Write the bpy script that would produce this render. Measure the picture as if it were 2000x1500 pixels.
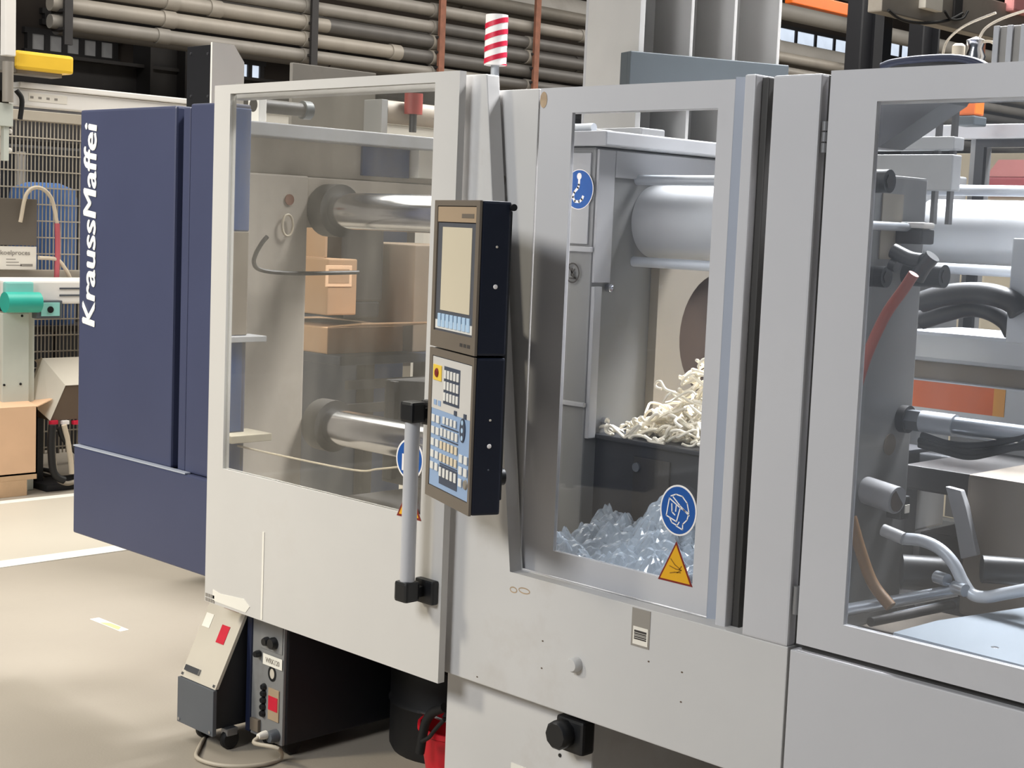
import bpy, bmesh, math, random
from mathutils import Vector, Matrix
random.seed(7)
for o in list(bpy.data.objects): bpy.data.objects.remove(o, do_unlink=True)
S = bpy.context.scene
COL = S.collection

# ------------------------------------------------------------------ camera
# calibrated from the vanishing points of the machine (pixels of a 2000x1500 frame)
CX, CY, CAMH = 1000.0, 750.0, 1.65
V1, V3 = (-2000.0, 318.0), (-150.0, 29000.0)
FOC = math.sqrt(-((V1[0]-CX)*(V3[0]-CX)+(V1[1]-CY)*(V3[1]-CY)))
_d1 = Vector((V1[0]-CX, V1[1]-CY, FOC)).normalized()
_d3 = Vector((V3[0]-CX, V3[1]-CY, FOC)).normalized()
_X = -_d1; _Z = -_d3; _Y = _Z.cross(_X)
RW = Matrix((_X, _Y, _Z))                      # camera (x right, y down, z ahead) -> world
CAMP = Vector((0, 0, CAMH))
cam = bpy.data.cameras.new('camera'); cam.sensor_width = 36; cam.lens = FOC/2000*36
cam.clip_start = .05; cam.clip_end = 200
co = bpy.data.objects.new('camera', cam); COL.objects.link(co)
m3 = Matrix((RW @ Vector((1,0,0)), RW @ Vector((0,-1,0)), RW @ Vector((0,0,-1)))).transposed()
co.matrix_world = Matrix.Translation(CAMP) @ m3.to_4x4()
S.camera = co
def ray(px, py): return RW @ Vector((px-CX, py-CY, FOC))
def onY(px, py, y): r = ray(px, py); return CAMP + r*((y-CAMP.y)/r.y)
def onX(px, py, x): r = ray(px, py); return CAMP + r*((x-CAMP.x)/r.x)
def onZ(px, py, z): r = ray(px, py); return CAMP + r*((z-CAMP.z)/r.z)

# ------------------------------------------------------------------ light and view
S.view_settings.view_transform = 'Standard'; S.view_settings.look = 'None'
S.view_settings.gamma = 1; S.view_settings.use_curve_mapping = False
S.view_settings.exposure = 0.0
W = bpy.data.worlds.new('hall_daylight'); S.world = W; W.use_nodes = True
W.node_tree.nodes['Background'].inputs[0].default_value = (.80, .88, 1.0, 1)
W.node_tree.nodes['Background'].inputs[1].default_value = .09
def area(name, loc, target, size, size_y, power, color):
    l = bpy.data.lights.new(name, 'AREA'); l.shape = 'RECTANGLE'; l.size = size; l.size_y = size_y
    l.energy = power; l.color = color
    o = bpy.data.objects.new(name, l); COL.objects.link(o); o.location = loc
    o.rotation_euler = (Vector(target)-Vector(loc)).to_track_quat('-Z', 'Y').to_euler(); return o
area('unseen_front_key', (-2.6, -3.8, 4.7), (-2.4, 2.6, 1.2), 2.4, 1.6, 305, (.94, .97, 1))  # added key light out of view, aimed after the terminal's shadow
area('aisle_fill', (-7.3, 11.0, 5.6), (-7.3, 11.0, 0), 4.0, 22.0, 1400, (1, .96, .89))  # added fill out of view: brightens gangway and pipes, gives the tie bars a highlight
lm_ = area('interior_fill', (-2.6, 4.8, 4.0), (-2.6, 3.75, 1.0), 2.9, 1.0, 330, (.97, .98, 1)); lm_.data.spread = math.radians(80)  # added fill out of view, brightens the machine interior behind the glazing
sl_ = bpy.data.lights.new('unseen_warm_spot', 'SPOT'); sl_.energy = 1080; sl_.color = (1, .93, .76); sl_.spot_size = math.radians(54); sl_.spot_blend = 1.0; sl_.shadow_soft_size = .5  # added warm spot out of view, its cone lifts the left door
so_ = bpy.data.objects.new('unseen_warm_spot', sl_); COL.objects.link(so_); so_.location = (-6.2, -2.2, 4.4)
so_.rotation_euler = (Vector((-4.8, 2.5, .9))-so_.location).to_track_quat('-Z', 'Y').to_euler()

# ------------------------------------------------------------------ materials
def lin(c):
    c = c/255.0
    return c/12.92 if c <= .04045 else ((c+.055)/1.055)**2.4
def rgb(r, g, b): return (lin(r), lin(g), lin(b), 1)
M = {}
def mat(name, col, rough=.5, metal=0., var=.06, scale=6., bump=0., bscale=80., coat=0., stain=None, stain_amt=0., stain_scale=2.5, trans=0., alpha=1., emit=0.):
    m = bpy.data.materials.new(name); m.use_nodes = True; nt = m.node_tree; N = nt.nodes; L = nt.links
    b = N['Principled BSDF']; b.inputs['Roughness'].default_value = rough; b.inputs['Metallic'].default_value = metal
    b.inputs['Coat Weight'].default_value = coat; b.inputs['Transmission Weight'].default_value = trans; b.inputs['Alpha'].default_value = alpha
    c = rgb(*col)
    tc = N.new('ShaderNodeTexCoord'); nz = N.new('ShaderNodeTexNoise'); nz.inputs['Scale'].default_value = scale; nz.inputs['Detail'].default_value = 6
    L.new(tc.outputs['Object'], nz.inputs['Vector'])
    rp = N.new('ShaderNodeValToRGB'); rp.color_ramp.elements[0].position = .3; rp.color_ramp.elements[1].position = .7
    rp.color_ramp.elements[0].color = tuple(max(0, v*(1-var)) for v in c[:3])+(1,)
    rp.color_ramp.elements[1].color = tuple(min(1, v*(1+var)) for v in c[:3])+(1,)
    L.new(nz.outputs['Fac'], rp.inputs['Fac']); out = rp.outputs['Color']
    if stain:
        n2 = N.new('ShaderNodeTexNoise'); n2.inputs['Scale'].default_value = stain_scale; n2.inputs['Detail'].default_value = 9; n2.inputs['Roughness'].default_value = .65
        L.new(tc.outputs['Object'], n2.inputs['Vector'])
        r2 = N.new('ShaderNodeValToRGB'); r2.color_ramp.elements[0].position = .56; r2.color_ramp.elements[1].position = .82
        r2.color_ramp.elements[0].color = (0,0,0,1); r2.color_ramp.elements[1].color = (stain_amt,)*3+(1,)
        L.new(n2.outputs['Fac'], r2.inputs['Fac'])
        mx = N.new('ShaderNodeMixRGB'); mx.inputs['Color2'].default_value = rgb(*stain)
        L.new(r2.outputs['Color'], mx.inputs['Fac']); L.new(out, mx.inputs['Color1']); out = mx.outputs['Color']
    L.new(out, b.inputs['Base Color'])
    if bump:
        n3 = N.new('ShaderNodeTexNoise'); n3.inputs['Scale'].default_value = bscale; L.new(tc.outputs['Object'], n3.inputs['Vector'])
        bp = N.new('ShaderNodeBump'); bp.inputs['Strength'].default_value = bump; bp.inputs['Distance'].default_value = .01
        L.new(n3.outputs['Fac'], bp.inputs['Height']); L.new(bp.outputs['Normal'], b.inputs['Normal'])
    if emit:
        L.new(out, b.inputs['Emission Color']); b.inputs['Emission Strength'].default_value = emit
    M[name] = m; return m
def glass(name, tint, haze, hazecol, streak=2.0, amt=.5, refl=.9):
    m = bpy.data.materials.new(name); m.use_nodes = True; nt = m.node_tree; N = nt.nodes; L = nt.links
    N.remove(N['Principled BSDF']); out = N['Material Output']
    t = N.new('ShaderNodeBsdfTransparent'); t.inputs[0].default_value = (tint[0], tint[1], tint[2], 1)
    d = N.new('ShaderNodeBsdfDiffuse'); d.inputs[0].default_value = rgb(*hazecol)
    g = N.new('ShaderNodeBsdfGlossy'); g.inputs['Roughness'].default_value = .04; g.inputs[0].default_value = (refl, refl, refl, 1)
    tc = N.new('ShaderNodeTexCoord'); mp = N.new('ShaderNodeMapping'); mp.inputs['Scale'].default_value = (streak*2.2, streak, streak*.7)
    nz = N.new('ShaderNodeTexNoise'); nz.inputs['Scale'].default_value = 2.2; nz.inputs['Detail'].default_value = 8
    L.new(tc.outputs['Object'], mp.inputs['Vector']); L.new(mp.outputs['Vector'], nz.inputs['Vector'])
    mr = N.new('ShaderNodeMapRange'); mr.inputs['From Min'].default_value = .3; mr.inputs['From Max'].default_value = .75
    mr.inputs['To Min'].default_value = haze*(1-amt); mr.inputs['To Max'].default_value = haze*(1+amt); L.new(nz.outputs['Fac'], mr.inputs['Value'])
    m1 = N.new('ShaderNodeMixShader'); L.new(mr.outputs['Result'], m1.inputs['Fac']); L.new(t.outputs[0], m1.inputs[1]); L.new(d.outputs[0], m1.inputs[2])
    lw = N.new('ShaderNodeLayerWeight'); lw.inputs['Blend'].default_value = .5
    pw = N.new('ShaderNodeMath'); pw.operation = 'POWER'; pw.inputs[1].default_value = 4.0; L.new(lw.outputs['Facing'], pw.inputs[0])
    fr = N.new('ShaderNodeMath'); fr.operation = 'MULTIPLY_ADD'; fr.inputs[1].default_value = .9; fr.inputs[2].default_value = .045; L.new(pw.outputs[0], fr.inputs[0])
    m2 = N.new('ShaderNodeMixShader'); L.new(fr.outputs[0], m2.inputs['Fac']); L.new(m1.outputs[0], m2.inputs[1]); L.new(g.outputs[0], m2.inputs[2])
    L.new(m2.outputs[0], out.inputs['Surface']); M[name] = m; return m

mat('white_paint', (204, 202, 200), .42, var=.02, scale=3, stain=(150, 128, 100), stain_amt=.34, stain_scale=2.2)
mat('white_door_paint', (206, 203, 199), .42, var=.02, scale=3, stain=(160, 138, 108), stain_amt=.15, stain_scale=3.0)
mat('grey_paint', (198, 197, 199), .38, var=.02, scale=3, stain=(150, 142, 132), stain_amt=.12)
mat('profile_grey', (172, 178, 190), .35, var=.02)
mat('edge_steel', (140, 140, 142), .35, .4, var=.05)
mat('blue_paint', (66, 71, 98), .4, var=.05, scale=2.5)
mat('blue_dark', (22, 30, 56), .5, var=.05)
mat('blue_mid', (44, 70, 116), .45, var=.08)
mat('logo_white', (240, 240, 238), .5, var=.01)
mat('floor_concrete', (158, 149, 136), .55, var=.05, scale=1.2, bump=.05, bscale=120, stain=(128, 120, 108), stain_amt=.35, stain_scale=.9)
mat('aisle_paint', (200, 192, 177), .5, var=.03, scale=1.2, stain=(190, 180, 162), stain_amt=.3, stain_scale=1.2)
mat('line_paint', (240, 238, 230), .5, var=.03, scale=4, stain=(190, 182, 168), stain_amt=.4, stain_scale=8)
mat('hall_wall', (62, 54, 48), .9, var=.22, scale=.8, stain=(26, 24, 26), stain_amt=.8, stain_scale=.6)  # dark base colour stands in for the dim light at the hall's back
mat('steel_dark', (52, 50, 50), .55, .3, var=.15)
mat('black_plastic', (20, 21, 24), .42, var=.1)
mat('black_metal', (24, 25, 30), .5, var=.08)
mat('rubber', (14, 14, 16), .6, var=.1)
mat('pipe_light', (150, 143, 133), .5, .1, var=.1, scale=4, stain=(110, 100, 90), stain_amt=.5, stain_scale=4)
mat('pipe_mid', (134, 129, 122), .5, .1, var=.12, scale=4, stain=(80, 74, 68), stain_amt=.5, stain_scale=4)
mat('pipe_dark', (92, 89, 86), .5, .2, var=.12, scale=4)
mat('duct_grey', (140, 136, 130), .6, var=.1, scale=2, stain=(90, 84, 78), stain_amt=.5, stain_scale=2)
mat('rust', (128, 84, 66), .8, var=.2, scale=15)
mat('window_glow', (214, 226, 242), .4, var=.06, emit=.9)
mat('window_dim', (150, 148, 146), .4, var=.1, emit=.12)
mat('chrome', (205, 207, 212), .16, 1., var=.05, scale=14)
mat('chrome_dull', (150, 152, 158), .3, .9, var=.1, scale=10)
mat('sleeve', (168, 169, 171), .5, .1, var=.05, scale=5)
mat('platen', (128, 128, 128), .5, .15, var=.06, scale=4, stain=(100, 92, 82), stain_amt=.4, stain_scale=3)
mat('platen_clamp', (186, 176, 164), .5, .05, var=.05, scale=4, stain=(130, 112, 92), stain_amt=.4, stain_scale=3)
mat('platen_light', (164, 164, 166), .45, .05, var=.05, scale=4, stain=(140, 126, 108), stain_amt=.4, stain_scale=3)
mat('platen_warm', (146, 138, 126), .45, .2, var=.06, scale=4)
mat('bore', (74, 60, 50), .7, .2, var=.2)
mat('bed_taupe', (120, 110, 98), .6, var=.08)
mat('steel_rod', (170, 176, 184), .28, .8, var=.06)
mat('alu_white', (178, 182, 188), .35, .2, var=.03)
mat('panel_tan', (112, 102, 90), .5, var=.03)
mat('panel_band', (168, 146, 120), .5, var=.03)
mat('panel_grey', (84, 86, 92), .5, var=.03)
mat('panel_side', (20, 26, 42), .4, var=.06)
mat('screen_beige', (205, 194, 170), .18, var=.03, scale=2, emit=.12)
mat('keypad_blue', (146, 170, 202), .5, var=.02)
mat('keypad_white', (206, 202, 196), .5, var=.02)
mat('keypad_dark', (66, 74, 90), .5, var=.03)
mat('key_white', (224, 222, 216), .45, var=.02)
mat('key_cream', (224, 208, 180), .45, var=.02)
mat('key_blue', (178, 206, 232), .4, var=.02)
mat('yellow_sign', (226, 168, 24), .45, var=.02)
mat('yellow_key', (236, 200, 74), .45, var=.02)
mat('red_dark', (122, 30, 22), .5, var=.05)
mat('glyph_brown', (150, 106, 20), .5, var=.05)
mat('blue_sign', (24, 84, 160), .4, var=.02)
mat('handle_tube', (196, 197, 202), .35, .2, var=.03)
mat('signal_red', (206, 30, 62), .4, var=.04)
mat('signal_white', (246, 240, 236), .45, var=.02)
mat('hopper_light', (160, 158, 155), .55, var=.03)
mat('hopper_grey', (150, 150, 152), .55, var=.04)
mat('plate_bluegrey', (66, 72, 76), .5, var=.04)
mat('cardboard', (168, 134, 102), .8, var=.05, scale=5, bump=.05)
mat('cardboard_light', (232, 192, 156), .8, var=.04, scale=5)
mat('cardboard_taupe', (126, 110, 94), .8, var=.05)
mat('pallet_wood', (206, 172, 136), .8, var=.12, scale=9)
mat('yellow_cover', (250, 204, 66), .35, var=.03)
mat('white_bright', (244, 240, 234), .4, var=.02)
mat('post_green', (206, 210, 200), .5, var=.04)
mat('teal', (52, 176, 158), .4, var=.05)
mat('teal_light', (150, 212, 204), .4, var=.04)
mat('hood_grey', (206, 198, 182), .55, var=.03)
mat('hood_dark', (96, 80, 66), .6, var=.05)
mat('fence_wire', (188, 180, 166), .5, .2, var=.05)
mat('drum_blue', (70, 104, 158), .45, var=.1)
mat('hose_pink', (188, 92, 100), .5, var=.05)
mat('hose_cream', (206, 192, 170), .5, var=.05)
mat('cable_grey', (176, 166, 150), .5, var=.05)
mat('board_grey', (104, 96, 86), .6, var=.03)
mat('paper', (238, 232, 220), .6, var=.02)
mat('ink', (60, 56, 54), .6, var=.05)
mat('ink_soft', (150, 144, 136), .6, var=.05)
mat('cover_dark', (60, 61, 65), .5, var=.04)
mat('unit_grey', (88, 92, 98), .45, var=.04)
mat('unit_face', (138, 138, 138), .45, .2, var=.06, stain=(90, 80, 70), stain_amt=.4, stain_scale=8)
mat('unit_white', (200, 192, 178), .45, var=.03)
mat('red_label', (200, 30, 54), .45, var=.06, scale=40)
mat('bucket_red', (200, 24, 40), .4, var=.06)
mat('strand', (240, 232, 214), .5, var=.06, scale=20)
mat('hydraulic_hose', (28, 28, 32), .5, var=.1)
mat('orange_reflection', (150, 72, 58), .5, var=.05)
mat('amber_hose', (112, 82, 50), .5, var=.08)
mat('orange_label', (204, 96, 44), .5, var=.08)
mat('amber_label', (214, 150, 62), .5, var=.05)
mat('tray_blue', (118, 127, 136), .4, .1, var=.04)
mat('pink_hood', (226, 150, 150), .5, var=.03)
mat('cream_wall', (196, 186, 166), .8, var=.04)
mat('tray_black', (38, 40, 46), .5, var=.12)
mat('orange_part', (226, 106, 30), .45, var=.05)
mat('stain_brown', (176, 152, 124), .7, var=.2, scale=30)
mat('tape_white', (238, 234, 224), .5, var=.03)
mat('crate_blue', (34, 42, 58), .6, var=.1)
mat('sticker_green', (206, 206, 130), .6, var=.1, scale=20)
mat('gasket', (60, 58, 56), .6, var=.05)
glass('door_glass', (.95, .95, .93), .085, (200, 194, 184), 1.6, .6)
glass('guard_glass', (.98, .985, .99), .015, (190, 196, 206), 1.5, .6)
glass('right_glass', (.96, .97, .98), .06, (176, 180, 186), 1.4, .6)
def film(name):
    m = bpy.data.materials.new(name); m.use_nodes = True; nt = m.node_tree; N = nt.nodes; L = nt.links
    b = N['Principled BSDF']; b.inputs['Base Color'].default_value = rgb(196, 210, 224); b.inputs['Roughness'].default_value = .07
    b.inputs['Alpha'].default_value = .44; b.inputs['Specular IOR Level'].default_value = 1.0; b.inputs['Coat Weight'].default_value = .6; b.inputs['Coat Roughness'].default_value = .05
    tc = N.new('ShaderNodeTexCoord'); nz = N.new('ShaderNodeTexNoise'); nz.inputs['Scale'].default_value = 22; nz.inputs['Detail'].default_value = 4; L.new(tc.outputs['Object'], nz.inputs['Vector'])
    bp = N.new('ShaderNodeBump'); bp.inputs['Strength'].default_value = .9; L.new(nz.outputs['Fac'], bp.inputs['Height']); L.new(bp.outputs['Normal'], b.inputs['Normal'])
    M[name] = m
film('plastic_film')

# ------------------------------------------------------------------ builders
WL = {}                                            # where an object's origin stands in its root's frame
def vec(p): return Vector(p)
def tag(o, label=None, cat=None, group=None, kind=None):
    if label: o['label'] = label
    if cat: o['category'] = cat
    if group: o['group'] = group
    if kind: o['kind'] = kind
    return o
def empty(name, loc, label, cat, group=None):
    o = bpy.data.objects.new(name, None); COL.objects.link(o); o.location = loc; o.empty_display_size = .1
    WL[o] = Vector(loc); return tag(o, label, cat, group)
def local_root(name, label, cat, group=None):      # built around its own origin, moved by place()
    o = empty(name, (0,0,0), label, cat, group); return o
def place(o, loc, rz=0):
    o.location = loc; o.rotation_euler = (0, 0, rz)
def link(name, bm, m, parent=None, smooth=False):
    vs = bm.verts
    lo = Vector((min(v.co.x for v in vs), min(v.co.y for v in vs), min(v.co.z for v in vs)))
    hi = Vector((max(v.co.x for v in vs), max(v.co.y for v in vs), max(v.co.z for v in vs)))
    c = (lo+hi)/2
    if parent is None: c.z = lo.z
    bmesh.ops.translate(bm, verts=bm.verts, vec=-c)
    bmesh.ops.recalc_face_normals(bm, faces=bm.faces)
    me = bpy.data.meshes.new(name); bm.to_mesh(me); bm.free()
    me.materials.append(M[m])
    if smooth:
        for p in me.polygons: p.use_smooth = True
        if hasattr(me, 'set_sharp_from_angle'): me.set_sharp_from_angle(angle=math.radians(40))
    o = bpy.data.objects.new(name, me); COL.objects.link(o); WL[o] = c.copy()
    if parent is not None:
        o.parent = parent; o.location = c-WL[parent]
    else: o.location = c
    return o
def again(src, parent, centre, name=None):          # copy that shares the mesh
    o = src.copy(); COL.objects.link(o); c = Vector(centre); WL[o] = c
    if name: o.name = name
    o.parent = parent; o.location = c-(WL[parent] if parent is not None else Vector((0,0,0)))
    return o
def add_box(bm, x0, x1, y0, y1, z0, z1, bev=0.):
    r = bmesh.ops.create_cube(bm, size=1)
    for v in r['verts']:
        v.co = Vector(((x0+x1)/2+v.co.x*(x1-x0), (y0+y1)/2+v.co.y*(y1-y0), (z0+z1)/2+v.co.z*(z1-z0)))
    if bev > 0:
        es = list({e for v in r['verts'] for e in v.link_edges})
        bmesh.ops.bevel(bm, geom=es, offset=bev, segments=2, affect='EDGES', profile=.6)
def box(name, x, y, z, m, parent=None, bev=.003, smooth=False):
    bm = bmesh.new(); add_box(bm, x[0], x[1], y[0], y[1], z[0], z[1], bev); return link(name, bm, m, parent, smooth)
def add_poly(bm, pts, off):                         # prism: polygon swept by off
    off = Vector(off); a = [bm.verts.new(Vector(p)) for p in pts]; b = [bm.verts.new(Vector(p)+off) for p in pts]
    bm.faces.new(a); bm.faces.new(b[::-1]); n = len(a)
    for i in range(n): bm.faces.new((a[i], a[(i+1)%n], b[(i+1)%n], b[i]))
def prism(name, pts, off, m, parent=None, bev=0.):
    bm = bmesh.new(); add_poly(bm, pts, off)
    if bev: bmesh.ops.bevel(bm, geom=list(bm.edges), offset=bev, segments=2, affect='EDGES', profile=.6)
    return link(name, bm, m, parent)
def add_frame(bm, x0, x1, z0, z1, hx0, hx1, hz0, hz1, y0, y1):
    o = [(x0,z0),(x1,z0),(x1,z1),(x0,z1)]; h = [(hx0,hz0),(hx1,hz0),(hx1,hz1),(hx0,hz1)]
    A = [bm.verts.new((p[0],y0,p[1])) for p in o]; B = [bm.verts.new((p[0],y0,p[1])) for p in h]
    C = [bm.verts.new((p[0],y1,p[1])) for p in o]; D = [bm.verts.new((p[0],y1,p[1])) for p in h]
    for i in range(4):
        j = (i+1)%4
        bm.faces.new((A[i],A[j],B[j],B[i])); bm.faces.new((C[j],C[i],D[i],D[j]))
        bm.faces.new((A[j],A[i],C[i],C[j])); bm.faces.new((B[i],B[j],D[j],D[i]))
def frame(name, x, z, hx, hz, y, m, parent, bev=.004):
    bm = bmesh.new(); add_frame(bm, x[0], x[1], z[0], z[1], hx[0], hx[1], hz[0], hz[1], y[0], y[1])
    if bev:
        bm.edges.ensure_lookup_table()
        es = [e for e in bm.edges if len(e.link_faces)==2 and e.calc_face_angle(0) > 1.0]
        bmesh.ops.bevel(bm, geom=es, offset=bev, segments=2, affect='EDGES', profile=.6)
    return link(name, bm, m, parent)
def add_cyl(bm, p0, p1, r0, r1=None, n=24, caps=True):
    p0, p1 = Vector(p0), Vector(p1); r1 = r0 if r1 is None else r1
    d = (p1-p0).normalized(); q = d.to_track_quat('Z', 'Y')
    a, b = [], []
    for i in range(n):
        t = 2*math.pi*i/n; e = Vector((math.cos(t), math.sin(t), 0))
        a.append(bm.verts.new(p0+q@(e*r0))); b.append(bm.verts.new(p1+q@(e*r1)))
    for i in range(n): bm.faces.new((a[i], a[(i+1)%n], b[(i+1)%n], b[i]))
    if caps: bm.faces.new(a[::-1]); bm.faces.new(b)
def cyl(name, p0, p1, r, m, parent=None, r1=None, n=24):
    bm = bmesh.new(); add_cyl(bm, p0, p1, r, r1, n); return link(name, bm, m, parent, True)
def smooth_pts(pts, k=6):
    pts = [Vector(p) for p in pts]
    if len(pts) < 3: return pts
    P = [pts[0]*2-pts[1]]+pts+[pts[-1]*2-pts[-2]]; out = []
    for i in range(1, len(P)-2):
        a, b, c, d = P[i-1], P[i], P[i+1], P[i+2]
        for s in range(k):
            t = s/k
            out.append(.5*((2*b)+(c-a)*t+(2*a-5*b+4*c-d)*t*t+(3*b-a-3*c+d)*t**3))
    out.append(pts[-1]); return out
def add_tube(bm, pts, r, n=10, k=6):
    pts = smooth_pts(pts, k) if k else [Vector(p) for p in pts]
    rings = []; up = Vector((.13, .21, .97)).normalized()
    for i, p in enumerate(pts):
        d = (pts[min(i+1, len(pts)-1)]-pts[max(i-1, 0)])
        if d.length < 1e-9: d = Vector((0,0,1))
        d.normalize(); u = up-d*up.dot(d)
        if u.length < 1e-4: u = d.orthogonal()
        u.normalize(); w = d.cross(u); up = u
        rings.append([bm.verts.new(p+(u*math.cos(2*math.pi*j/n)+w*math.sin(2*math.pi*j/n))*r) for j in range(n)])
    for a, b in zip(rings, rings[1:]):
        for j in range(n): bm.faces.new((a[j], a[(j+1)%n], b[(j+1)%n], b[j]))
    bm.faces.new(rings[0][::-1]); bm.faces.new(rings[-1])
def tube(name, pts, r, m, parent=None, n=10, k=6):
    bm = bmesh.new(); add_tube(bm, pts, r, n, k); return link(name, bm, m, parent, True)
def lathe(name, centre, prof, m, parent=None, n=28, axis='Z'):
    bm = bmesh.new(); rings = []; c = Vector(centre)
    for r, h in prof:
        ring = []
        for i in range(n):
            t = 2*math.pi*i/n; a, b = r*math.cos(t), r*math.sin(t)
            ring.append(bm.verts.new(c+(Vector((a,b,h)) if axis=='Z' else Vector((h,a,b)) if axis=='X' else Vector((a,h,b)))))
        rings.append(ring)
    for a, b in zip(rings, rings[1:]):
        for i in range(n): bm.faces.new((a[i], a[(i+1)%n], b[(i+1)%n], b[i]))
    if prof[0][0] > 1e-4: bm.faces.new(rings[0][::-1])
    if prof[-1][0] > 1e-4: bm.faces.new(rings[-1])
    bmesh.ops.remove_doubles(bm, verts=bm.verts, dist=1e-5)
    return link(name, bm, m, parent, True)
def strokes(name, lines, w, y, m, parent, closed=False):  # flat printed strokes in an x-z plane
    bm = bmesh.new()
    for ln in lines:
        for a, b in zip(ln, ln[1:]):
            a, b = Vector((a[0], 0, a[1])), Vector((b[0], 0, b[1])); d = (b-a)
            if d.length < 1e-6: continue
            d.normalize(); p = Vector((-d.z, 0, d.x))*w/2; e = d*w*.3
            q = [a-e-p, b+e-p, b+e+p, a-e+p]
            add_poly(bm, [(v.x, y, v.z) for v in q], (0, .0008, 0))
    return link(name, bm, m, parent)
def disc(name, x, z, rx, rz, y, m, parent, n=40, th=.001):
    bm = bmesh.new(); add_poly(bm, [(x+rx*math.cos(2*math.pi*i/n), y, z+rz*math.sin(2*math.pi*i/n)) for i in range(n)], (0, th, 0)); return link(name, bm, m, parent)
def ring_disc(name, x, z, rx, rz, w, y, m, parent, n=40):
    bm = bmesh.new(); a = []; b = []
    for i in range(n):
        t = 2*math.pi*i/n; a.append(bm.verts.new((x+rx*math.cos(t), y, z+rz*math.sin(t)))); b.append(bm.verts.new((x+(rx-w)*math.cos(t), y, z+(rz-w)*math.sin(t))))
    for i in range(n): bm.faces.new((a[i], a[(i+1)%n], b[(i+1)%n], b[i]))
    return link(name, bm, m, parent)
def text_bm(s, bold=.012, shear=0.):
    cu = bpy.data.curves.new('t', 'FONT'); cu.body = s; cu.size = 1; cu.offset = bold; cu.extrude = .002; cu.shear = shear; cu.resolution_u = 3
    o = bpy.data.objects.new('t', cu); COL.objects.link(o)
    dg = bpy.context.evaluated_depsgraph_get(); me = bpy.data.meshes.new_from_object(o.evaluated_get(dg))
    bpy.data.objects.remove(o, do_unlink=True); bpy.data.curves.remove(cu)
    bm = bmesh.new(); bm.from_mesh(me); bpy.data.meshes.remove(me); return bm
def text_on(name, s, org, U, V, width, height, m, parent, bold=.012, shear=0.):
    """lettering stretched to width x height, lower left at org, along U and up V"""
    bm = text_bm(s, 0 if bold > .014 else bold, shear); org, U, V = Vector(org), Vector(U).normalized(), Vector(V).normalized(); Nn = U.cross(V)
    if bold > .014:
        base = bm.copy()
        for kk, (dx, dy) in enumerate(((.03, 0), (-.03, 0), (0, .02), (0, -.02))):
            c_ = base.copy(); bmesh.ops.translate(c_, verts=c_.verts, vec=(dx, dy, .0014*(kk+1))); me_ = bpy.data.meshes.new('t'); c_.to_mesh(me_); c_.free(); bm.from_mesh(me_); bpy.data.meshes.remove(me_)
        base.free()
    x0 = min(v.co.x for v in bm.verts); x1 = max(v.co.x for v in bm.verts); y0 = min(v.co.y for v in bm.verts); y1 = max(v.co.y for v in bm.verts)
    for v in bm.verts:
        v.co = org+U*((v.co.x-x0)/(x1-x0)*width)+V*((v.co.y-y0)/(y1-y0)*height)+Nn*(v.co.z*.3)
    return link(name, bm, m, parent)
def add_wall_hole(bm, yr, zr, cy, cz, r, x0, x1, n=40):  # plate in a y-z plane with a round bore
    def out(t):
        c, s = math.cos(t), math.sin(t); k = 1e9
        if c > 1e-9: k = min(k, (yr[1]-cy)/c)
        if c < -1e-9: k = min(k, (yr[0]-cy)/c)
        if s > 1e-9: k = min(k, (zr[1]-cz)/s)
        if s < -1e-9: k = min(k, (zr[0]-cz)/s)
        return cy+c*k, cz+s*k
    ts = sorted([2*math.pi*i/n for i in range(n)]+[math.atan2(z-cz, y-cy)%(2*math.pi) for y in yr for z in zr])
    R = []
    for t in ts:
        o = out(t); i = (cy+r*math.cos(t), cz+r*math.sin(t))
        R.append([bm.verts.new((x, *p)) for x in (x0, x1) for p in (o, i)])
    for a, b in zip(R, R[1:]+R[:1]):
        bm.faces.new((a[0], b[0], b[1], a[1])); bm.faces.new((a[2], a[3], b[3], b[2])); bm.faces.new((a[0], a[2], b[2], b[0])); bm.faces.new((a[1], b[1], b[3], a[3]))

# ================================================================== the hall
def struct(o, label=None, cat=None): o['kind'] = 'structure'; return tag(o, label, cat)
struct(box('floor', (-16, 6), (-6, 34), (-.1, 0), 'floor_concrete', bev=0), 'worn beige concrete factory floor', 'floor')
struct(box('trim_1', (-7.79, -6.52), (-6, 12), (.0005, .003), 'aisle_paint', bev=0), 'pale painted gangway strip on the floor', 'floor marking')
struct(box('trim_2', (-6.52, -6.40), (-6, 12), (.0005, .004), 'line_paint', bev=0), 'white floor line on the near side of the pale gangway', 'floor line')
struct(box('trim_3', (-7.87, -7.79), (-6, 12), (.0005, .004), 'line_paint', bev=0), 'white floor line on the far side of the pale gangway', 'floor line')
wl = struct(box('wall_left', (-13.3, -13.0), (-6, 36), (0, 11), 'hall_wall', bev=0), 'grimy far wall of the factory hall, coloured dark for the dim background', 'wall')
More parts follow.
